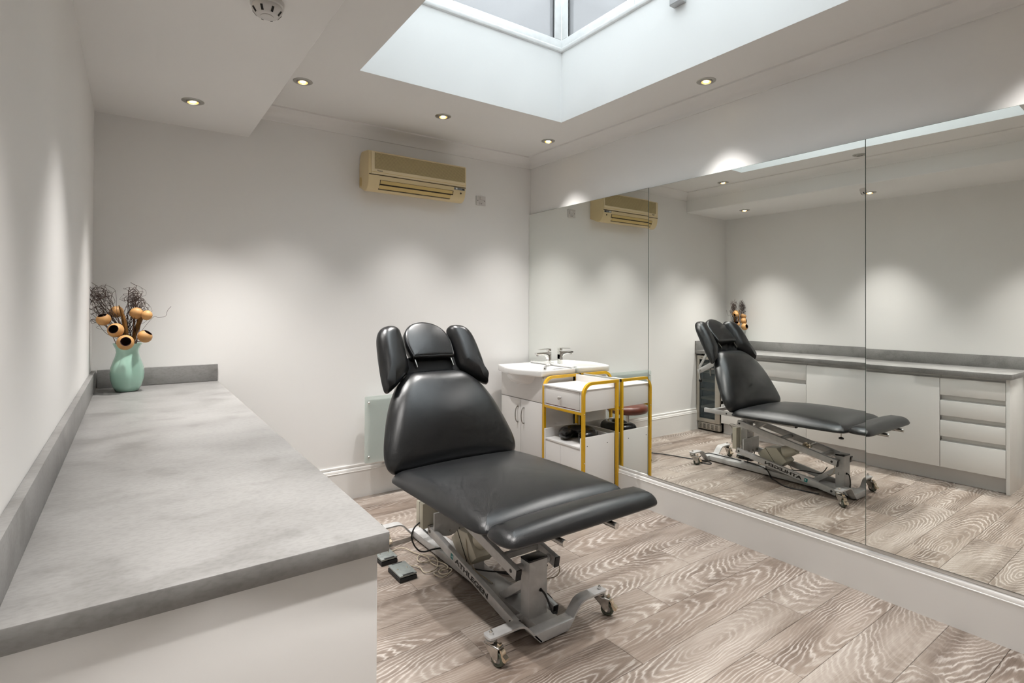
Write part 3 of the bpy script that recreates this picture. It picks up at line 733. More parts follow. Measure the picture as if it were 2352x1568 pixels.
# ================================================================== vanity unit, basin and tap
VF = 2.580
vu = thing('vanity_unit', 'white vanity cupboard with two doors under the basin', 'cupboard', (2.73, 3.457, 0))
obj('carcass', join(bx(VF + .019, 2.895, 3.190, 3.206, .0, .838), bx(VF + .019, 2.895, 3.712, 3.728, .0, .838), bx(VF + .019, 2.895, 3.2065, 3.7115, .0, .05), bx(2.880, 2.895, 3.2065, 3.7115, .05, .74)), 'white_melamine', vu, smooth=False)
obj('fascia', bx(VF, VF + .0185, 3.190, 3.728, .642, .838, .001), 'white_melamine', vu)
for a, b in ((3.1905, 3.4555), (3.4585, 3.7275)):
    d = obj('door', bx(VF, VF + .0185, a, b, .035, .637, .0015), 'white_melamine', vu)
    yh = b - .040 if a < 3.3 else a + .036
    obj('handle', tube(spline([(VF, yh, .452), (VF - .012, yh, .452), (VF - .024, yh, .475), (VF - .028, yh, .512), (VF - .024, yh, .549), (VF - .012, yh, .573), (VF, yh, .573)], 5), .0042, 10), 'worn_chrome', d)
    for z in (.452, .573): obj('handle_foot', lathe([(0, 0), (.0075, 0), (.007, .006), (0, .006)], (VF, yh, z), 14, (-1, 0, 0)), 'worn_chrome', d)
bs = thing('wash_basin', 'white ceramic wash basin with bowed front against the mirror', 'basin', (2.70, 3.457, .838))
OUT = [(2.9155, 3.1735), (2.9155, 3.7420), (2.562, 3.742), (2.546, 3.733), (2.534, 3.70), (2.510, 3.63), (2.482, 3.55), (2.470, 3.457), (2.482, 3.365), (2.510, 3.285), (2.534, 3.215), (2.546, 3.183), (2.562, 3.1735)]
def raycast(c, th):
    d = Vector((math.cos(th), math.sin(th))); best = 9
    for k in range(len(OUT)):
        a, b = Vector(OUT[k]), Vector(OUT[(k + 1) % len(OUT)]); e = b - a; den = d.x * e.y - d.y * e.x
        if abs(den) < 1e-9: continue
        w_ = a - Vector(c); t = (w_.x * e.y - w_.y * e.x) / den; s = (w_.x * d.y - w_.y * d.x) / den
        if t > 0 and -1e-6 <= s <= 1 + 1e-6: best = min(best, t)
    return best
cc = (2.672, 3.457); N = 120; bm = bmesh.new(); rings = []
th = [2 * PI * k / N for k in range(N)]
R0 = [raycast(cc, t) for t in th]
ell = [1 / math.sqrt((math.cos(t) / .160) ** 2 + (math.sin(t) / .222) ** 2) for t in th]
bel = [1 / math.sqrt((math.cos(t) / .176) ** 2 + (math.sin(t) / .205) ** 2) for t in th]
def ringv(rad, z): rings.append([bm.verts.new((cc[0] + math.cos(t) * r, cc[1] + math.sin(t) * r, z)) for t, r in zip(th, rad)])
for s, z in ((.12, .764), (.45, .768), (.72, .782), (.88, .812), (.96, .846), (1.0, .872), (1.03, .8795), (1.07, .882)): ringv([e_ * s for e_ in ell], z)
ringv([max(r - .020, e_ * 1.075) for r, e_ in zip(R0, ell)], .8825); ringv([r - .012 for r in R0], .8875); ringv([r - .004 for r in R0], .888); ringv([r - .0005 for r in R0], .884)
ringv(R0, .876); ringv(R0, .850); ringv([r - .003 for r in R0], .842); ringv([r - .012 for r in R0], .8385)
def lerp(k): return [min(r - .013, (r - .013) * (1 - k) + b_ * k) for r, b_ in zip(R0, bel)]
ringv(lerp(.75), .838); ringv([min(b_ * 1.0, r - .014) for b_, r in zip(bel, R0)], .815); ringv([b_ * .90 for b_ in bel], .785); ringv([b_ * .70 for b_ in bel], .762); ringv([b_ * .4 for b_ in bel], .752)
for a, b in zip(rings, rings[1:]):
    for k in range(N): bm.faces.new((a[k], a[(k + 1) % N], b[(k + 1) % N], b[k]))
bm.faces.new(rings[0][::-1]); bm.faces.new(rings[-1])
bmesh.ops.recalc_face_normals(bm, faces=list(bm.faces))
obj('bowl', bm, 'ceramic', bs, angle=50)
obj('back_ledge', bx(2.888, 2.9155, 3.20, 3.735, .886, .9005, .005, 3), 'ceramic', bs)
obj('overflow', lathe([(.0095, 0), (.012, .001), (.012, .003), (.0075, .003), (.0075, 0)], (2.8255, 3.457, .862), 20, (-1, 0, .25)), 'chrome', bs)
obj('overflow_hole', lathe([(0, .0008), (.0075, .0008), (.0075, 0), (0, 0)], (2.8250, 3.457, .862), 16, (-1, 0, .25)), 'dark_slot', bs)
obj('waste', lathe([(0, .004), (.018, .004), (.021, .001), (.021, 0), (0, 0)], (2.69, 3.457, .7645), 24), 'chrome', bs)
TY = 3.448
tp = obj('tap', join(bx(2.836, 2.876, TY - .022, TY + .022, .883, .887, .001), bx(2.842, 2.872, TY - .017, TY + .017, .886, .975, .002)), 'chrome', bs)
obj('spout', prism([(2.872, .999), (2.722, .996), (2.722, .979), (2.79, .975), (2.820, .968), (2.838, .955), (2.8425, .935), (2.872, .935)], lambda p, z, t: (p, t, z), TY - .0168, TY + .0168, .0015), 'chrome', tp)
obj('aerator', cyl((2.738, TY, .981), (2.738, TY, .969), .009, 16), 'worn_chrome', tp)
obj('lever_base', bx(2.845, 2.871, TY - .0165, TY + .0165, 1.004, 1.026, .0015), 'chrome', tp)
obj('lever_neck', cyl((2.857, TY, .998), (2.857, TY, 1.006), .011, 18), 'chrome', tp)
obj('lever', hexa([(2.752, TY - .0125, 1.018), (2.850, TY - .0165, 1.0215), (2.850, TY + .0165, 1.0215), (2.752, TY + .0125, 1.018), (2.752, TY - .0125, 1.022), (2.850, TY - .0165, 1.0285), (2.850, TY + .0165, 1.0285), (2.752, TY + .0125, 1.022)], .0008), 'chrome', tp)

# ------------------------------------------------------------------ yellow-framed trolley
tr = thing('instrument_trolley', 'white trolley on a bright yellow tube frame beside the basin', 'trolley', (2.73, 2.936, 0))
SQ = [(.7071 * math.sqrt(2), 1), (-1, 1), (-1, -1), (1, -1)]; SQ = [(1, 1), (-1, 1), (-1, -1), (1, -1)]
XF_, XB_ = 2.566, 2.894
for yy in (2.7245, 3.1475):
    pts = [(XF_, yy, .012), (XF_, yy, .760)]
    for k in range(1, 9):
        t = k / 8 * PI / 2; pts.append((XF_ + .078 * (1 - math.cos(t)), yy, .760 + .078 * math.sin(t)))
    pts.append((XB_ + .010, yy, .838))
    obj('side_loop', tube(pts, .010, prof=SQ, up=(0, 1, 0)), 'yellow_paint', tr, angle=30)
    obj('rear_leg', bx(XB_ - .010, XB_ + .010, yy - .010, yy + .010, .012, .828, .001), 'yellow_paint', tr)
    obj('end_cap', bx(XB_ + .0102, XB_ + .012, yy - .0095, yy + .0095, .8285, .8475, .0005), 'black_plastic', tr)
    for x in (XF_, XB_): obj('foot', lathe([(0, 0), (.013, 0), (.013, .013), (0, .013)], (x, yy, 0), 14), 'black_rubber', tr)
    for x, z in ((XF_, .6325), (XB_, .6325), (XF_, .30)): obj('screw', lathe([(0, .002), (.003, .0018), (.0042, 0), (0, 0)], (x, yy - .010 if yy < 3 else yy + .010, z), 10, (0, -1 if yy < 3 else 1, 0)), 'worn_chrome', tr)
for x in (XF_, XB_): obj('cross_rail', bx(x - .009, x + .009, 2.735, 3.137, .6235, .6415, .001), 'yellow_paint', tr)
for x in (XF_, XB_): obj('cross_rail', bx(x - .009, x + .009, 2.735, 3.137, .020, .038, .001), 'yellow_paint', tr)
YA, YB_ = 2.7358, 3.1362
obj('tray_top', bx(2.548, 2.883, YA, YB_ , .782, .795, .0012), 'white_melamine', tr)
obj('back_board', bx(2.8735, 2.8835, YA, YB_, .643, .8465, .001), 'white_melamine', tr)
for a, b in ((YA, YA + .014), (YB_ - .014, YB_)): obj('box_side', bx(2.557, 2.873, a, b, .643, .7815, .001), 'white_melamine', tr)
obj('box_floor', bx(2.557, 2.873, YA + .0145, YB_ - .0145, .643, .651), 'white_melamine', tr, smooth=False)
dw = obj('drawer', join(bx(2.5565, 2.571, YA + .017, YB_ - .017, .6565, .7785, .001), bx(2.572, 2.85, YA + .03, YB_ - .03, .66, .76)), 'white_melamine', tr)
obj('edge_strip', join(bx(2.5595, 2.5635, YA + .0148, YB_ - .0148, .6528, .6560), bx(2.5595, 2.5635, YB_ - .0168, YB_ - .0146, .6528, .7805)), 'red_edge', dw, smooth=False)
obj('knob', lathe([(0, .025), (.008, .0245), (.0125, .021), (.013, .016), (.007, .010), (.005, .004), (.008, 0), (0, 0)], (2.5565, 2.951, .718), 20, (-1, 0, 0)), 'knob_nickel', dw)
for a, b in ((YA, YA + .014), (YB_ - .014, YB_)):
    s_ = obj('side_panel', bx(2.557, 2.880, a, b, .040, .4655, .001), 'white_melamine', tr)
    for x in (2.614, 2.809): obj('screw_hole', lathe([(0, .0006), (.004, .0006), (.004, 0), (0, 0)], (x, a if a < 3 else b, .406), 12, (0, -1 if a < 3 else 1, 0)), 'dark_slot', s_)
obj('shelf', bx(2.556, 2.866, YA + .0145, YB_ - .0145, .388, .401, .001), 'white_melamine', tr)
obj('low_back', bx(2.8665, 2.880, YA + .0145, YB_ - .0145, .040, .452, .001), 'white_melamine', tr)
ym = (YA + YB_) / 2 + .02
for a, b in ((YA + .0155, ym - .0012), (ym + .0012, YB_ - .0155)): obj('door', bx(2.560, 2.574, a, b, .045, .386, .001), 'white_melamine', tr)
obj('bottom_board', bx(2.575, 2.866, YA + .0145, YB_ - .0145, .040, .052), 'white_melamine', tr, smooth=False)

# horseshoe face cushion lying on the trolley shelf
def horseshoe():
    c = Vector((2.705, 2.925)); Rm = .088; a0 = math.radians(198); gap = math.radians(26); n = 40; pts, tp_ = [], []
    for k in range(n + 1):
        t = a0 + gap + (2 * PI - 2 * gap) * k / n; pts.append((c.x + Rm * 1.02 * math.cos(t), c.y + Rm * 1.12 * math.sin(t), .4445))
        e_ = min(k, n - k) / 4.0; tp_.append(.55 + .45 * min(1, e_) if e_ < 1 else 1)
    bm = tube(pts, .050, 20, taper=tp_, up=(0, 0, 1))
    for v in bm.verts: v.co.z = .4015 + max(0, (v.co.z - .3945)) * .90
    return bm
tag(obj('face_cushion', horseshoe(), 'black_leather', angle=70), 'shiny black horseshoe cushion lying on the trolley shelf', 'cushion')

# ------------------------------------------------------------------ brown stool hidden behind the couch, seen in the mirror
ST = Vector((2.150, 3.345, 0))
st = thing('rolling_stool', 'round stool with brown padded seat behind the couch, seen in the mirror', 'stool', ST)
obj('seat', lathe([(0, .428), (.15, .428), (.172, .436), (.182, .456), (.178, .482), (.155, .498), (.08, .504), (0, .505)], ST, 40), 'brown_vinyl', st, angle=50)
obj('column', lathe([(0, .10), (.025, .10), (.025, .28), (.016, .285), (.016, .428), (0, .428)], ST, 20), 'worn_chrome', st)
obj('column_cover', lathe([(0, .34), (.020, .34), (.044, .325), (.052, .30), (.052, .25), (0, .25)], ST, 24), 'black_plastic', st, angle=50)
for k in range(5):
    a = 2 * PI * k / 5 + .3; e_ = ST + Vector((math.cos(a) * .20, math.sin(a) * .20, 0))
    lg = obj('leg', tube([ST + Vector((0, 0, .115)), ST + Vector((math.cos(a) * .1, math.sin(a) * .1, .095)), e_ + Vector((0, 0, .07))], .014, 8, taper=[1.3, 1, .8]), 'black_plastic', st)
    obj('wheel', cyl(e_ + Vector((-math.sin(a) * .016, math.cos(a) * .016, .026)), e_ + Vector((math.sin(a) * .016, -math.cos(a) * .016, .026)), .0255, 16), 'black_rubber', lg)
    obj('caster_pin', cyl(e_ + Vector((0, 0, .026)), e_ + Vector((0, 0, .07)), .006, 8), 'worn_chrome', lg)

# ------------------------------------------------------------------ downlights
def downlight(x, y, z, lit, label, tilt=(0, 0)):
    t = thing('downlight', label, 'downlight', (x, y, z), 'recessed ceiling downlights')
    obj('bezel', lathe([(.033, .001), (.034, -.003), (.048, -.0045), (.0535, -.002), (.054, .0005), (.033, .001)], (x, y, z), 36), 'lens_ring', t, angle=50)
    ax = Vector((tilt[0], tilt[1], -1)).normalized()
    g = obj('gimbal', lathe([(.0325, -.004), (.0325, .006), (.0295, .009), (.0265, .008), (.0265, -.004)], (x, y, z), 32, ax), 'lens_ring', t, angle=50)
    obj('reflector', lathe([(.0264, .0050), (.0150, .0034), (.0150, .0005), (.0264, .0005)], (x, y, z), 28, ax), 'rim_halo' if lit else 'dead_lamp', g)
    obj('lens', lathe([(0, .0068), (.010, .0062), (.0155, .0045), (.0155, .0012), (0, .0012)], (x, y, z), 28, ax), 'lamp_glow' if lit else 'dead_lamp', g)
    if lit:
        L = bpy.data.lights.new('halogen', 'SPOT'); L.energy = LAMP; L.color = LAMP_COL; L.spot_size = math.radians(80); L.spot_blend = 1.0; L.shadow_soft_size = .03
        o = bpy.data.objects.new('halogen', L); C.objects.link(o); o.parent = t; o.location = ax * .014
        o.rotation_euler = Vector((0, 0, -1)).rotation_difference(ax).to_euler()
DLS = [(.300, 3.333, ZS, 1, 'lit downlight in the lowered ceiling strip above the vase'),
       (.840, 3.243, ZC, 1, 'lit downlight just right of the lowered ceiling strip'),
       (1.769, 3.267, ZC, 1, 'lit downlight above the air conditioner'),
       (2.693, 3.264, ZC, 1, 'lit downlight in the back corner above the basin'),
       (2.709, 1.865, ZC, 1, 'lit downlight beside the skylight above the middle mirror'),
       (.822, 1.982, ZC, 0, 'unlit downlight left of the skylight, seen only in the mirror'),
       (.250, 2.060, ZS, 1, 'lit downlight beside the smoke detector, seen only in the mirror'),
       (2.709, .466, ZC, 1, 'lit downlight above the mirror nearest the viewer, outside the picture'),
       (.822, .640, ZC, 1, 'added unseen downlight left of the skylight above the viewer, outside the picture'),  # unseen lamp added to brighten this side of the room
       (.270, .930, ZS, 1, 'extra downlight added for its light in the lowered strip above the viewer, outside the picture'),  # added lamp, placed out of view to light the near worktop
       (1.765, .250, ZC, 1, 'made-up fill downlight in front of the skylight, outside the picture')]  # no lamp known here, put in for extra light
for i, (x, y, z, on_, lab) in enumerate(DLS): downlight(x, y, z, on_, lab, (-.085 if x > 2.5 else .08 if z < 2.5 else 0, -.055 if y > 3 else 0))

# smoke detector
SD = Vector((.415, 2.085, ZS))
sd = thing('smoke_detector', 'round white smoke detector on the lowered ceiling strip', 'smoke detector', SD)
obj('base', lathe([(0, 0), (.056, 0), (.057, -.004), (.056, -.018), (.050, -.021), (0, -.021)], SD, 40), 'detector_white', sd, angle=40)
obj('dome', lathe([(0, -.020), (.050, -.021), (.0515, -.030), (.049, -.036), (.038, -.050), (.030, -.0535), (.0, -.0545)], SD, 40), 'detector_white', sd, angle=40)
obj('centre_disc', lathe([(0, -.0540), (.0215, -.0540), (.0215, -.0562), (.0195, -.0568), (0, -.0570)], SD, 28), 'detector_white', sd, angle=40)
for k in range(8):
    a = 2 * PI * k / 8 + .2; c_, s_ = math.cos(a), math.sin(a); tx_ = Vector((-s_, c_, 0)) * .004
    p0 = SD + Vector((c_ * .0500, s_ * .0500, -.0350)); p1 = SD + Vector((c_ * .0385, s_ * .0385, -.0505)); nn = Vector((c_ * .75, s_ * .75, -.66)) * .0012
    obj('vent_slot', hexa([p0 - tx_, p0 + tx_, p1 + tx_, p1 - tx_, p0 - tx_ + nn, p0 + tx_ + nn, p1 + tx_ + nn, p1 - tx_ + nn]), 'dark_slot', sd, smooth=False)

# ================================================================== treatment couch
XCN = 1.460
co = thing('treatment_couch', 'black vinyl treatment couch on a grey wheeled lifting base', 'treatment couch', (XCN, 2.3, 0))
def resample(pts, closed=True, n=6): return [(p.x, p.y) for p in spline([(a, b, 0) for a, b in pts], n, closed)]
def cushion(outline, fn, tb, tt, ri, rv, rb, crown, n=6):
    """upholstered pad: outline (u,v), flat underside at -tb, elliptical shoulder (ri in, rv up), crowned top at tt"""
    O = [Vector(p) for p in resample(outline, True, n)]; m = len(O); c = sum(O, Vector((0, 0))) / m
    lo = Vector((min(p.x for p in O), min(p.y for p in O))); hi = Vector((max(p.x for p in O), max(p.y for p in O))); mid = (lo + hi) / 2; hf = (hi - lo) / 2
    area = sum(O[i].x * O[(i + 1) % m].y - O[(i + 1) % m].x * O[i].y for i in range(m)); sg = 1 if area > 0 else -1
    nr = []
    for i in range(m):
        t = (O[(i + 1) % m] - O[i - 1]).normalized(); nr.append(Vector((-t.y, t.x)) * sg)
    for _ in range(6): nr = [(nr[i - 1] + nr[i] * 2 + nr[(i + 1) % m]).normalized() for i in range(m)]
    bm = bmesh.new(); rings = []
    def dome(p): return crown * max(0, 1 - ((p.x - mid.x) / hf.x) ** 2) * max(0, 1 - ((p.y - mid.y) / hf.y) ** 2)
    def ring(P, w, k=0): rings.append([bm.verts.new(Vector(fn(p.x, p.y, w + k * dome(p)))) for p in P])
    inset = lambda d: [o + q * d for o, q in zip(O, nr)]
    Bt = inset(rb)
    ring([c + (p - c) * .5 for p in Bt], -tb); ring(Bt, -tb)
    ring(inset(rb * .3), -tb + rb * .3); ring(inset(0), -tb + rb)
    for k in range(0, 11):
        t = k / 10 * PI / 2; ring(inset(ri * (1 - math.cos(t))), tt - rv + rv * math.sin(t), math.sin(t))
    Tp = inset(ri)
    for s in (.95, .88, .8, .7, .58, .45, .3, .15, .05): ring([c + (p - c) * s for p in Tp], tt, 1)
    for a, b in zip(rings, rings[1:]):
        for k in range(m): bm.faces.new((a[k], a[(k + 1) % m], b[(k + 1) % m], b[k]))
    bm.faces.new(rings[0][::-1]); cv = bm.verts.new(Vector(fn(c.x, c.y, tt + dome(c))))
    for k in range(m): bm.faces.new((rings[-1][k], rings[-1][(k + 1) % m], cv))
    bmesh.ops.recalc_face_normals(bm, faces=list(bm.faces))
    top = [v for q in rings[6:] for v in q]
    for _ in range(6): bmesh.ops.smooth_vert(bm, verts=top, factor=.5, use_axis_x=True, use_axis_y=True, use_axis_z=True)
    return bm
def sym(half):                        # half outline for u > 0, from top centre to bottom centre
    return half + [(-u, v) for u, v in reversed(half)]
SLP = lambda y: .535 + (2.5 - y) * .018
seat_o = sym([(.20, 2.525), (.345, 2.520), (.385, 2.490), (.394, 2.42), (.395, 2.25), (.395, 2.05), (.395, 1.85), (.392, 1.745), (.380, 1.695), (.345, 1.668), (.20, 1.660)])
obj('seat', cushion(seat_o, lambda u, y, w: (XCN + u, y, SLP(y) + w), .031, .026, .090, .050, .012, .050), 'black_vinyl', co, angle=60)
foot_o = sym([(.20, 1.660), (.345, 1.652), (.385, 1.640), (.398, 1.600), (.396, 1.545), (.380, 1.503), (.34, 1.486), (.20, 1.482)])
obj('footrest', cushion(foot_o, lambda u, y, w: (XCN + u, y, .551 + w), .017, .034, .060, .042, .008, .012), 'black_vinyl', co, angle=60)
bk = lambda u, v, w: (XCN + u, 2.5 + v * .5105 - w * .860, .57 + v * .860 + w * .5105)
back_o = sym([(.08, .514), (.150, .508), (.205, .478), (.272, .405), (.325, .305), (.364, .195), (.388, .105), (.394, .045), (.380, -.005), (.33, -.030), (.15, -.034)])
bko = obj('backrest', cushion(back_o, bk, .050, .016, .080, .050, .012, .062), 'black_vinyl', co, angle=60)
hd = lambda u, v, w: (XCN + u, 2.785 + v * .672 - w * .741, 1.088 + v * .741 + w * .672)
head_o = [(.0, .252), (.062, .240), (.108, .208), (.136, .160), (.144, .10), (.140, .05), (.134, .012), (.131, .001), (.12, -.003), (.05, -.004), (-.05, -.004), (-.12, -.003), (-.131, .001), (-.134, .012), (-.140, .05), (-.144, .10), (-.136, .160), (-.108, .208), (-.062, .240)]
hp = obj('headrest', cushion(head_o, hd, .062, .0, .018, .014, .012, .016), 'black_vinyl', co, angle=60)
O = resample(head_o, True, 5)
obj('piping', tube([hd(a * .972, .12 + (b - .12) * .965, -.004) for a, b in O], .0026, 6, closed=True), 'black_vinyl', hp)
pad = [(.205, .808), (.172, .798), (.152, .764), (.150, .66), (.152, .545), (.182, .500), (.245, .444), (.300, .404), (.320, .402), (.330, .425), (.331, .50), (.324, .611), (.310, .715), (.285, .772), (.248, .800)]
for s in (1, -1):
    pm = lambda u, v, w, s=s: bk(s * u, v, w - .006 + (u - .24) * .10)
    obj('side_pad', cushion(pad, pm, .036, .028, .055, .052, .010, .018), 'black_vinyl', co, angle=60)
# gathered cover under the head end and the plate that carries it
obj('head_cover', cushion([(.165, .60), (.17, .52), (.165, .47), (0, .46), (-.165, .47), (-.17, .52), (-.165, .60), (0, .61)], bk, .055, -.030, .012, .012, .006, .004), 'black_cloth', co, angle=60)
hb = obj('head_bracket', join(bar((XCN + .115, 2.775, 1.02), (XCN + .115, 2.865, 1.135), .006, .022, .001), bar((XCN - .115, 2.775, 1.02), (XCN - .115, 2.865, 1.135), .006, .022, .001)), 'worn_chrome', co)
for s in (1, -1):
    obj('pad_arm', tube([bk(s * .10, .46, -.058), bk(s * .19, .52, -.058), bk(s * .245, .60, -.052)], .009, 8), 'grey_frame', co)
# tilt bars and handle behind the backrest
for s in (1, -1):
    x = XCN + s * .19
    obj('tilt_bar', bar((x, 2.755, .915), (x, 2.955, .805), .010, .042), 'grey_frame', co)
    obj('tilt_link', bar((x - s * .012, 2.865, .985), (x - s * .012, 2.952, .838), .008, .022), 'grey_frame', co)
obj('tilt_axle', cyl((XCN - .20, 2.930, .822), (XCN + .205, 2.930, .822), .007, 12), 'worn_chrome', co)
hn = obj('lock_handle', tube(spline([(XCN + .205, 2.925, .825), (XCN + .225, 2.918, .815), (XCN + .235, 2.900, .750)], 6), .005, 10), 'chrome', co)
obj('ball_knob', ball((XCN + .236, 2.897, .738), .0155), 'black_plastic', hn)
obj('lock_lever', tube([(XCN + .09, 2.90, .85), (XCN + .09, 2.895, .77)], .007, 10), 'worn_chrome', co)
obj('back_frame', join(bar((XCN + .17, 2.60, .645), (XCN + .17, 2.84, .955), .025, .025), bar((XCN - .17, 2.60, .645), (XCN - .17, 2.84, .955), .025, .025)), 'grey_frame', co)
# bed frame under the seat
for s in (1, -1):
    x = XCN + s * .1375
    rl = obj('bed_rail', bx(x - .0125, x + .0125, 2.118, 2.920, .452, .488, .002), 'grey_frame', co)
    obj('end_cap', join(bx(x - .013, x + .013, 2.108, 2.118, .4515, .4885, .001)), 'black_plastic', rl)
    obj('hinge_bolt', lathe([(0, .003), (.006, .0025), (.007, 0), (0, 0)], (x + s * .0125, 2.70, .470), 12, (s, 0, 0)), 'black_plastic', rl)
for y in (2.14, 2.60, 2.86): obj('bed_cross', bx(XCN - .125, XCN + .125, y - .015, y + .015, .456, .484, .002), 'grey_frame', co)
obj('seat_board', cushion(sym([(.2, 2.45), (.27, 2.44), (.29, 2.40), (.29, 2.1), (.29, 1.85), (.27, 1.81), (.2, 1.80)]), lambda u, y, w: (XCN + u, y, SLP(y) + w), .045, -.020, .003, .003, .001, .0), 'black_cloth', co)
for x in (1.295, 1.561):
    pn = obj('footrest_rod', cyl((x, 1.470, .5165), (x, 1.90, .5165), .0125, 18), 'worn_chrome', co)
    obj('rod_end', cyl((x, 1.4685, .5165), (x, 1.4705, .5165), .011, 18), 'chrome', pn)
kn = obj('clamp_screw', cyl((XCN + .33, 1.71, .484), (XCN + .33, 1.71, .522), .004, 10), 'worn_chrome', co)
obj('clamp_knob', lathe([(0, .473), (.015, .473), (.017, .478), (.015, .483), (.006, .487), (0, .487)], (XCN + .33, 1.71, 0), 16), 'black_plastic', kn)
# lifting links
PUF, PUR, PLF, PLR = (1.866, .250), (2.600, .400), (1.868, .033), (2.605, .168)
def ext(a, b, e0, e1):
    d = (Vector(b) - Vector(a)).normalized(); return Vector(a) - d * e0, Vector(b) + d * e1
for s in (1, -1):
    x = XCN + s * .105
    a, b = ext(PUF, PUR, .036, .022)
    u_ = obj('upper_link', bar((x, a.x, a.y), (x, b.x, b.y), .026, .046), 'grey_frame', co)
    dd = (b - a).normalized()
    obj('end_cap', bar((x, a.x - dd.x * .006, a.y - dd.y * .006), (x, a.x, a.y), .0265, .0465, .001), 'black_plastic', u_)
    a2, b2 = ext(PLF, PLR, .030, .022)
    l_ = obj('lower_link', bar((x, a2.x, a2.y), (x, b2.x, b2.y), .026, .046), 'grey_frame', co)
    obj('end_cap', join(bar((x, b2.x, b2.y), (x, b2.x + dd.x * .003, b2.y + dd.y * .003), .0265, .0465, .001), bar((x, a2.x - dd.x * .004, a2.y - dd.y * .004), (x, a2.x, a2.y), .0265, .0465, .001)), 'black_plastic', l_)
    for (y, z), par in ((PUF, u_), (PUR, u_), (PLF, l_), (PLR, l_)):
        obj('pivot_cap', lathe([(0, .0012), (.0085, .0012), (.0085, 0), (0, 0)], (x + s * .013, y, z), 16, (s, 0, 0)), 'black_plastic', par)
        obj('pivot_boss', join(cyl((x - s * .013, y, z), (XCN + s * .05, y, z), .017, 20), cyl((x - s * .018, y, z), (x - s * .021, y, z), .0185, 20)), 'grey_frame', par)
    # maker's name and badge on the outer face
    d = Vector((0, PLR[0] - PLF[0], PLR[1] - PLF[1])).normalized(); up = Vector((0, -d.z, d.y))
    face = x + s * .0132
    def onbar(y): t = (y - PLF[0]) / (PLR[0] - PLF[0]); return Vector((face, y, PLF[1] + t * (PLR[1] - PLF[1])))
    tm = text_mesh('ATHLEGEN', .0320, .0013, 1.0, .0003)
    xs_ = [v.co.x for v in tm.verts]; k = .300 / (max(xs_) - min(xs_)); x0 = min(xs_)
    for v in tm.verts: v.co.x = (v.co.x - x0) * k
    rt_ = -d if s < 0 else d
    st0 = 2.336 if s < 0 else 2.080
    obj('lettering', place(tm, onbar(st0) - up * .0105, rt_, up), 'lettering_black', l_, smooth=False)
    c0 = onbar(2.366 if s < 0 else 2.050)
    q = [c0 + rt_ * a_ * .0125 + up * b_ * .0135 for a_, b_ in ((-1, -1), (1, -1), (1, 1), (-1, 1))]
    nn = Vector((s, 0, 0)) * .0005
    bd = obj('badge', hexa([p for p in q] + [p + nn for p in q]), 'teal_badge', l_, smooth=False)
    sw_ = bmesh.new(); vs = []
    arc = [(.15, -.75), (.55, -.55), (.80, -.1), (.70, .40), (.30, .55), (-.10, .35), (-.30, -.05), (-.05, -.25), (.25, -.15), (.35, .1), (.45, -.2), (.3, -.5)]
    sw_ = prism([(a_, b_) for a_, b_ in arc], lambda a_, b_, t: tuple(c0 + rt_ * a_ * .0105 + up * b_ * .0115 + Vector((s, 0, 0)) * t), .0005, .0008)
    obj('badge_mark', sw_, 'badge_light', bd, smooth=False)
for y, z in ((2.271, .333), (1.956, .2685)): obj('link_cross', bx(XCN - .092, XCN + .092, y - .013, y + .013, z - .010, z + .014, .002), 'grey_frame', co)
# front column, brace and rear column
fc = obj('front_post', bx(1.402, 1.500, 1.815, 1.876, .044, .284, .003), 'grey_frame', co)
obj('post_cap', bx(1.401, 1.501, 1.814, 1.877, .2842, .2925, .002), 'black_plastic', fc)
obj('cable_gland', lathe([(0, .006), (.006, .006), (.008, 0), (0, 0)], (1.463, 1.815, .156), 14, (0, -1, 0)), 'black_plastic', fc)
obj('post_cable', tube(spline([(1.463, 1.812, .156), (1.466, 1.795, .150), (1.478, 1.782, .118), (1.488, 1.777, .085), (1.500, 1.776, .064), (1.516, 1.777, .060)], 6), .0042, 8), 'black_rubber', fc)
obj('side_eyelet', tube(spline([(1.5005, 1.85, .150), (1.509, 1.85, .146), (1.511, 1.85, .155), (1.504, 1.85, .162)], 5), .0018, 6), 'worn_chrome', fc)
obj('brace', bar((XCN - .01, 1.880, .170), (XCN - .01, 2.050, .040), .075, .036), 'grey_frame', co)
obj('rear_post', bx(1.412, 1.508, 2.572, 2.628, .135, .456, .003), 'grey_frame', co)
obj('rear_brace', bar((XCN, 2.575, .330), (XCN, 2.40, .455), .06, .035), 'grey_frame', co)
rp = obj('rear_plate', bx(1.345, 1.575, 2.560, 2.572, .145, .275, .002), 'grey_frame', co)
for x in (1.375, 1.44, 1.50, 1.55): obj('plate_bolt', lathe([(0, .005), (.005, .0045), (.006, 0), (0, 0)], (x, 2.56, .165), 10, (0, -1, 0)), 'worn_chrome', rp)
# control box and lifting motor
cb = obj('control_box', bx(1.310, 1.409, 2.625, 2.705, .178, .312, .004), 'cream_plastic', co)
obj('box_seam', bx(1.3095, 1.4095, 2.6645, 2.6665, .1775, .3125), 'dark_slot', cb, smooth=False)
obj('box_riser', bx(1.520, 1.585, 2.622, 2.660, .180, .360, .003), 'cream_plastic', co)
cn = obj('cable_plug', cyl((1.560, 2.672, .300), (1.560, 2.672, .245), .0075, 12), 'black_plastic', co)
obj('plug_sleeve', cyl((1.560, 2.672, .246), (1.560, 2.672, .225), .0095, 12), 'hub_grey', cn)
obj('plug_lead', tube(spline([(1.560, 2.672, .300), (1.562, 2.675, .345), (1.575, 2.690, .375), (1.570, 2.668, .382), (1.55, 2.64, .375)], 6), .0025, 6), 'hub_grey', cn)
mb = prism([(2.472, .170), (2.402, .236), (2.312, .246), (2.226, .152), (2.298, .088), (2.395, .092)], lambda y, z, t: (t, y, z), 1.395, 1.520, .006)
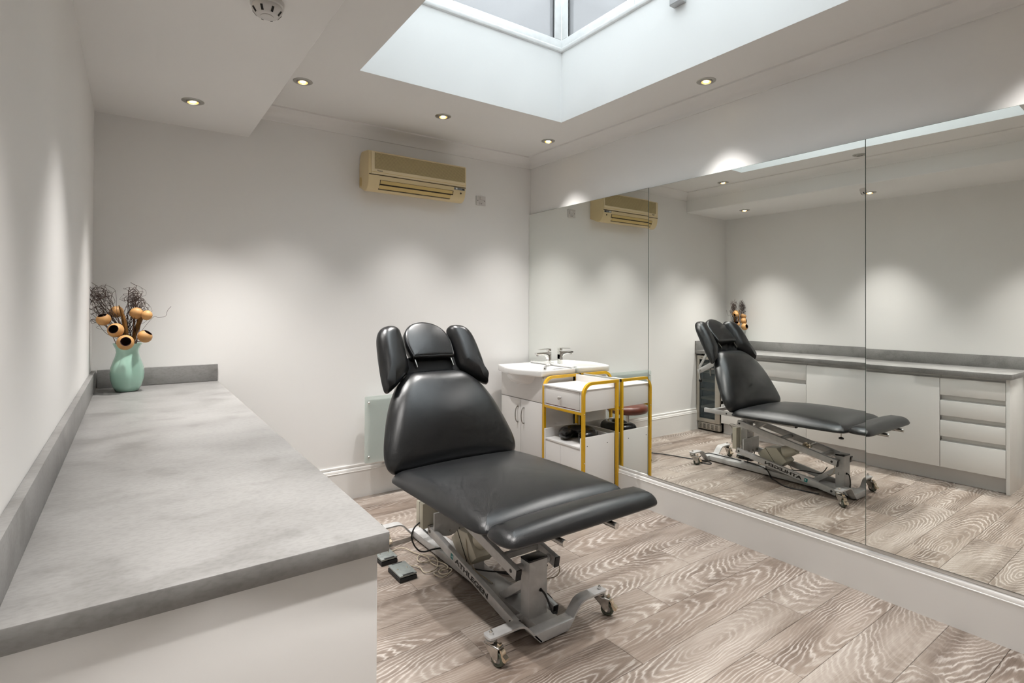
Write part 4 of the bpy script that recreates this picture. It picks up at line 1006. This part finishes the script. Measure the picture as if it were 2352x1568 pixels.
mo = obj('lift_motor', mb, 'cream_plastic', co)
obj('motor_seam', tube([(1.3935, 2.405, .231), (1.3935, 2.300, .094)], .0016, 5), 'dark_slot', mo)
obj('motor_seam', tube([(1.5215, 2.405, .231), (1.5215, 2.300, .094)], .0016, 5), 'dark_slot', mo)
obj('motor_cone', cyl((1.456, 2.275, .215), (1.456, 2.180, .255), .050, 28, .034), 'cream_plastic', mo)
obj('lift_ram', cyl((1.456, 2.250, .225), (1.456, 2.070, .312), .019, 20), 'cream_plastic', co)
ro = obj('ram_pin', cyl((XCN - .092, 2.078, .313), (XCN + .092, 2.078, .313), .008, 14), 'worn_chrome', co)
obj('ram_roller', join(cyl((XCN + .045, 2.078, .313), (XCN + .062, 2.078, .313), .026, 24), cyl((XCN + .062, 2.078, .313), (XCN + .066, 2.078, .313), .016, 20)), 'brass_chrome', ro)
obj('motor_foot', bx(1.43, 1.49, 2.30, 2.42, .049, .092, .003), 'grey_frame', co)
obj('motor_lead', tube(spline([(1.402, 2.33, .235), (1.392, 2.31, .19), (1.392, 2.29, .13), (1.405, 2.25, .085), (1.43, 2.20, .060), (1.44, 2.15, .0525)], 6), .0028, 6), 'beige_cable', co)
obj('beam_lead', tube(spline([(1.412, 2.38, .056), (1.43, 2.30, .064), (1.455, 2.20, .085), (1.50, 2.08, .115), (1.56, 1.95, .14), (1.57, 1.90, .20)], 6), .0035, 6), 'black_rubber', co)
obj('link_lead', tube(spline([(1.585, 1.845, .225), (1.592, 1.84, .20), (1.590, 1.855, .165), (1.575, 1.885, .145), (1.54, 1.91, .140)], 6), .0025, 6), 'beige_cable', co)
# base: spine, two cross tubes, four bent arms, four casters
obj('spine', bx(1.402, 1.520, 1.768, 2.925, .010, .049, .003), 'grey_frame', co)
def cross(y0, y1, xa, xb): return prism([(xa + .042, .006), (xb - .040, .006), (xb, .0495), (xa, .0495)], lambda x, z, t: (x, t, z), y0, y1, .003)
obj('front_cross', cross(1.714, 1.770, 1.343, 1.574), 'grey_frame', co)
obj('rear_cross', cross(2.922, 2.974, 1.370, 1.572), 'grey_frame', co)
def arm(xin, xout, yc, top=.099):
    s = 1 if xout > xin else -1
    p = spline([(xin, 0, .006), (xin + s * .050, 0, .060), (xin + s * .078, 0, .089), (xin + s * .104, 0, top), (xin + s * .135, 0, top + .001), (xout, 0, top + .001), (xout + s * .022, 0, top + .001)], 5)
    bm = bmesh.new(); rings = []; n = len(p)
    for i, q in enumerate(p):
        t = (p[min(i + 1, n - 1)] - p[max(i - 1, 0)]).normalized(); nn = Vector((-t.z, 0, t.x)) * s
        wd = .027 if i < n - 5 else .027 * math.sqrt(max(.02, 1 - ((i - (n - 5)) / 4.2) ** 2))
        rings.append([bm.verts.new((q.x + nn.x * o_, yc + w_, q.z + nn.z * o_)) for o_, w_ in ((0, -wd), (0, wd), (.008, wd), (.008, -wd))])
    for a, b in zip(rings, rings[1:]):
        for k in range(4): bm.faces.new((a[k], a[(k + 1) % 4], b[(k + 1) % 4], b[k]))
    bm.faces.new(rings[0][::-1]); bm.faces.new(rings[-1]); bmesh.ops.recalc_face_normals(bm, faces=list(bm.faces)); return bm
def caster(x, y, ang, brake=True):
    """swivel caster: kingpin at x,y under the arm, wheel trailing towards ang"""
    f = Vector((math.cos(ang), math.sin(ang), 0)); l = Vector((-f.y, f.x, 0)); K = Vector((x, y, 0)); W = K + f * .036 + Vector((0, 0, .029))
    z = lambda p, h: Vector((p.x, p.y, h))
    t = obj('caster', lathe([(0, .0995), (.020, .0995), (.021, .094), (.024, .091), (.024, .085), (.019, .082), (0, .082)], K, 24), 'worn_chrome', co)
    # fork: bridge plus two cheeks narrowing to the axle
    fk = hexa([z(K - f * .024 - l * .018, .078), z(K + f * .050 - l * .018, .072), z(K + f * .050 + l * .018, .072), z(K - f * .024 + l * .018, .078), z(K - f * .020 - l * .016, .0835), z(K + f * .048 - l * .016, .077), z(K + f * .048 + l * .016, .077), z(K - f * .020 + l * .016, .0835)], .002)
    parts = [fk]
    for s in (1, -1):
        A_, B_ = l * s * .0165, l * s * .0188
        poly = [(-.024, .079), (.046, .073), (.046, .060), (.046, .030), (.036, .020), (.026, .024), (.006, .050)]
        b2 = bmesh.new(); P1 = [b2.verts.new(z(K + f * a_ + A_, h)) for a_, h in poly]; P2 = [b2.verts.new(z(K + f * a_ + B_, h)) for a_, h in poly]
        b2.faces.new(P1); b2.faces.new(P2[::-1])
        for i in range(len(poly)): b2.faces.new((P1[i], P2[i], P2[(i + 1) % len(poly)], P1[(i + 1) % len(poly)]))
        bmesh.ops.recalc_face_normals(b2, faces=list(b2.faces)); parts.append(b2)
    obj('fork', join(*parts), 'worn_chrome', t)
    obj('wheel', lathe([(.017, -.0125), (.0225, -.0125), (.027, -.011), (.029, -.006), (.029, .006), (.027, .011), (.0225, .0125), (.017, .0125)], W, 32, l, True), 'tyre', t, angle=50)
    obj('hub', lathe([(0, -.011), (.012, -.011), (.0172, -.0095), (.0172, .0095), (.012, .011), (0, .011)], W, 24, l), 'hub_grey', t)
    obj('axle', cyl(W - l * .0215, W + l * .0215, .005, 12), 'chrome', t)
    obj('kingpin', join(cyl(K + Vector((0, 0, .1075)), K + Vector((0, 0, .119)), .0085, 6), ball(K + Vector((0, 0, .1195)), .0062, 12)), 'chrome', t)
    if brake:
        pr_ = [(.040, .0745), (.056, .070), (.063, .058), (.064, .052), (.078, .043), (.080, .036), (.075, .030), (.066, .030), (.058, .040), (.055, .058), (.050, .066), (.040, .0705)]
        obj('brake_lever', prism(pr_, lambda a_, h, tt: tuple(z(K + f * a_ + l * tt, h)), -.011, .011), 'brass_chrome', t)
        obj('brake_tab', prism([(.034, .080), (.046, .078), (.048, .088), (.037, .0905)], lambda a_, h, tt: tuple(z(K + f * a_ + l * tt, h)), -.007, .007), 'brass_chrome', t)
for xin, xo, yc, ang in ((1.386, 1.160, 1.741, -1.25), (1.532, 1.742, 1.743, -1.05), (1.412, 1.212, 2.948, -1.20), (1.532, 1.733, 2.948, -2.2)):
    obj('arm', arm(xin, xo, yc), 'grey_frame', co)
    caster(xo, yc, ang)

# ------------------------------------------------------------------ foot pedals and leads
def pedal(x0, x1, y0, y1, label):
    t = thing('foot_pedal', label, 'foot pedal', ((x0 + x1) / 2, (y0 + y1) / 2, 0), 'foot pedals of the couch')
    obj('base', bx(x0, x1, y0, y1, .0, .021, .004), 'black_rubber', t)
    obj('plate', bx(x0 + .001, x1 - .001, y0 + .001, y1 - .001, .0245, .0345, .003), 'pedal_metal', t)
    obj('gap_rubber', bx(x0 + .006, x1 - .006, y0 + .006, y1 - .006, .0205, .025), 'black_rubber', t, smooth=False)
    for yy in (y0 + .002, y1 - .011): obj('grip_strip', bx(x0 + .018, x1 - .018, yy, yy + .009, .0335, .0355, .0008), 'black_rubber', t)
    for xx in (x0 + .022, x1 - .022): obj('screw', lathe([(0, .0022), (.003, .002), (.0042, 0), (0, 0)], (xx, (y0 + y1) / 2 + .0, .0345), 10), 'brass_chrome', t)
pedal(1.122, 1.216, 2.494, 2.643, 'foot pedal with grey metal plate lying clear of the worktop corner')
pedal(1.116, 1.208, 2.712, 2.858, 'foot pedal with grey metal plate half hidden by the worktop corner')
zc = .0058
def lead(pts, r, m, label, name='pedal_lead'):
    o = obj(name, tube(spline(pts, 6), r, 8), m); tag(o, label, 'cable'); return o
F = lambda L_, dz=0: [(x, y, zc + dz + .003 * (i % 3)) for i, (x, y) in enumerate(L_)]
lead([(1.209, 2.835, .012)] + F([(1.234, 2.845), (1.267, 2.848), (1.297, 2.824), (1.319, 2.767), (1.337, 2.705), (1.352, 2.655), (1.345, 2.595), (1.350, 2.537), (1.368, 2.516), (1.380, 2.500), (1.392, 2.470)]), .0032, 'beige_cable', 'beige lead running from the half hidden pedal to the couch base')
lead([(1.217, 2.600, .012)] + F([(1.240, 2.615), (1.258, 2.600), (1.266, 2.561), (1.264, 2.519), (1.287, 2.498), (1.324, 2.502), (1.360, 2.548), (1.385, 2.600), (1.380, 2.650), (1.365, 2.690), (1.330, 2.700), (1.300, 2.668), (1.296, 2.635), (1.318, 2.606), (1.350, 2.602), (1.388, 2.560), (1.392, 2.500), (1.372, 2.470), (1.335, 2.484), (1.299, 2.475), (1.297, 2.437), (1.315, 2.415), (1.353, 2.422), (1.386, 2.444), (1.392, 2.480), (1.365, 2.497), (1.325, 2.470), (1.330, 2.440), (1.360, 2.430)], .002), .0032, 'beige_cable', 'coiled beige lead tangled on the floor beside the couch base')
lead([(1.3088, 2.66, .205), (1.275, 2.655, .185), (1.258, 2.65, .145), (1.270, 2.645, .100), (1.298, 2.64, .064), (1.330, 2.635, .053), (1.362, 2.63, .056), (1.410, 2.625, .0545), (1.45, 2.60, .0545)], .0042, 'black_rubber', 'black cable looping down from the cream control box', 'control_cable')
lead([(1.440, 2.640, .0545), (1.445, 2.56, .0535), (1.470, 2.48, .0540), (1.515, 2.40, .0545), (1.536, 2.36, .030), (1.560, 2.33, .0065), (1.600, 2.265, .0060), (1.655, 2.190, .0060), (1.672, 2.130, .0060), (1.660, 2.070, .0060), (1.650, 2.010, .0060), (1.640, 1.955, .0060), (1.625, 1.93, .0060)], .0042, 'black_rubber', 'black cord crossing the couch spine to the floor on the mirror side', 'power_cord')
lead([(1.450, 2.66, .0545), (1.445, 2.74, .0540), (1.450, 2.82, .0545), (1.455, 2.90, .0545), (1.470, 2.965, .0555), (1.51, 3.000, .040), (1.580, 2.995, .020), (1.620, 2.960, .0075), (1.640, 2.905, .0060), (1.620, 2.860, .0060), (1.585, 2.860, .0060), (1.565, 2.900, .0062), (1.580, 2.99, .0085), (1.610, 3.06, .0060), (1.640, 3.145, .0060), (1.675, 3.250, .0060), (1.75, 3.40, .0060), (1.86, 3.55, .0060), (1.95, 3.72, .0060), (1.95, 3.785, .0060)], .0042, 'black_rubber', 'black mains cord looping behind the couch toward the back wall', 'power_cord')
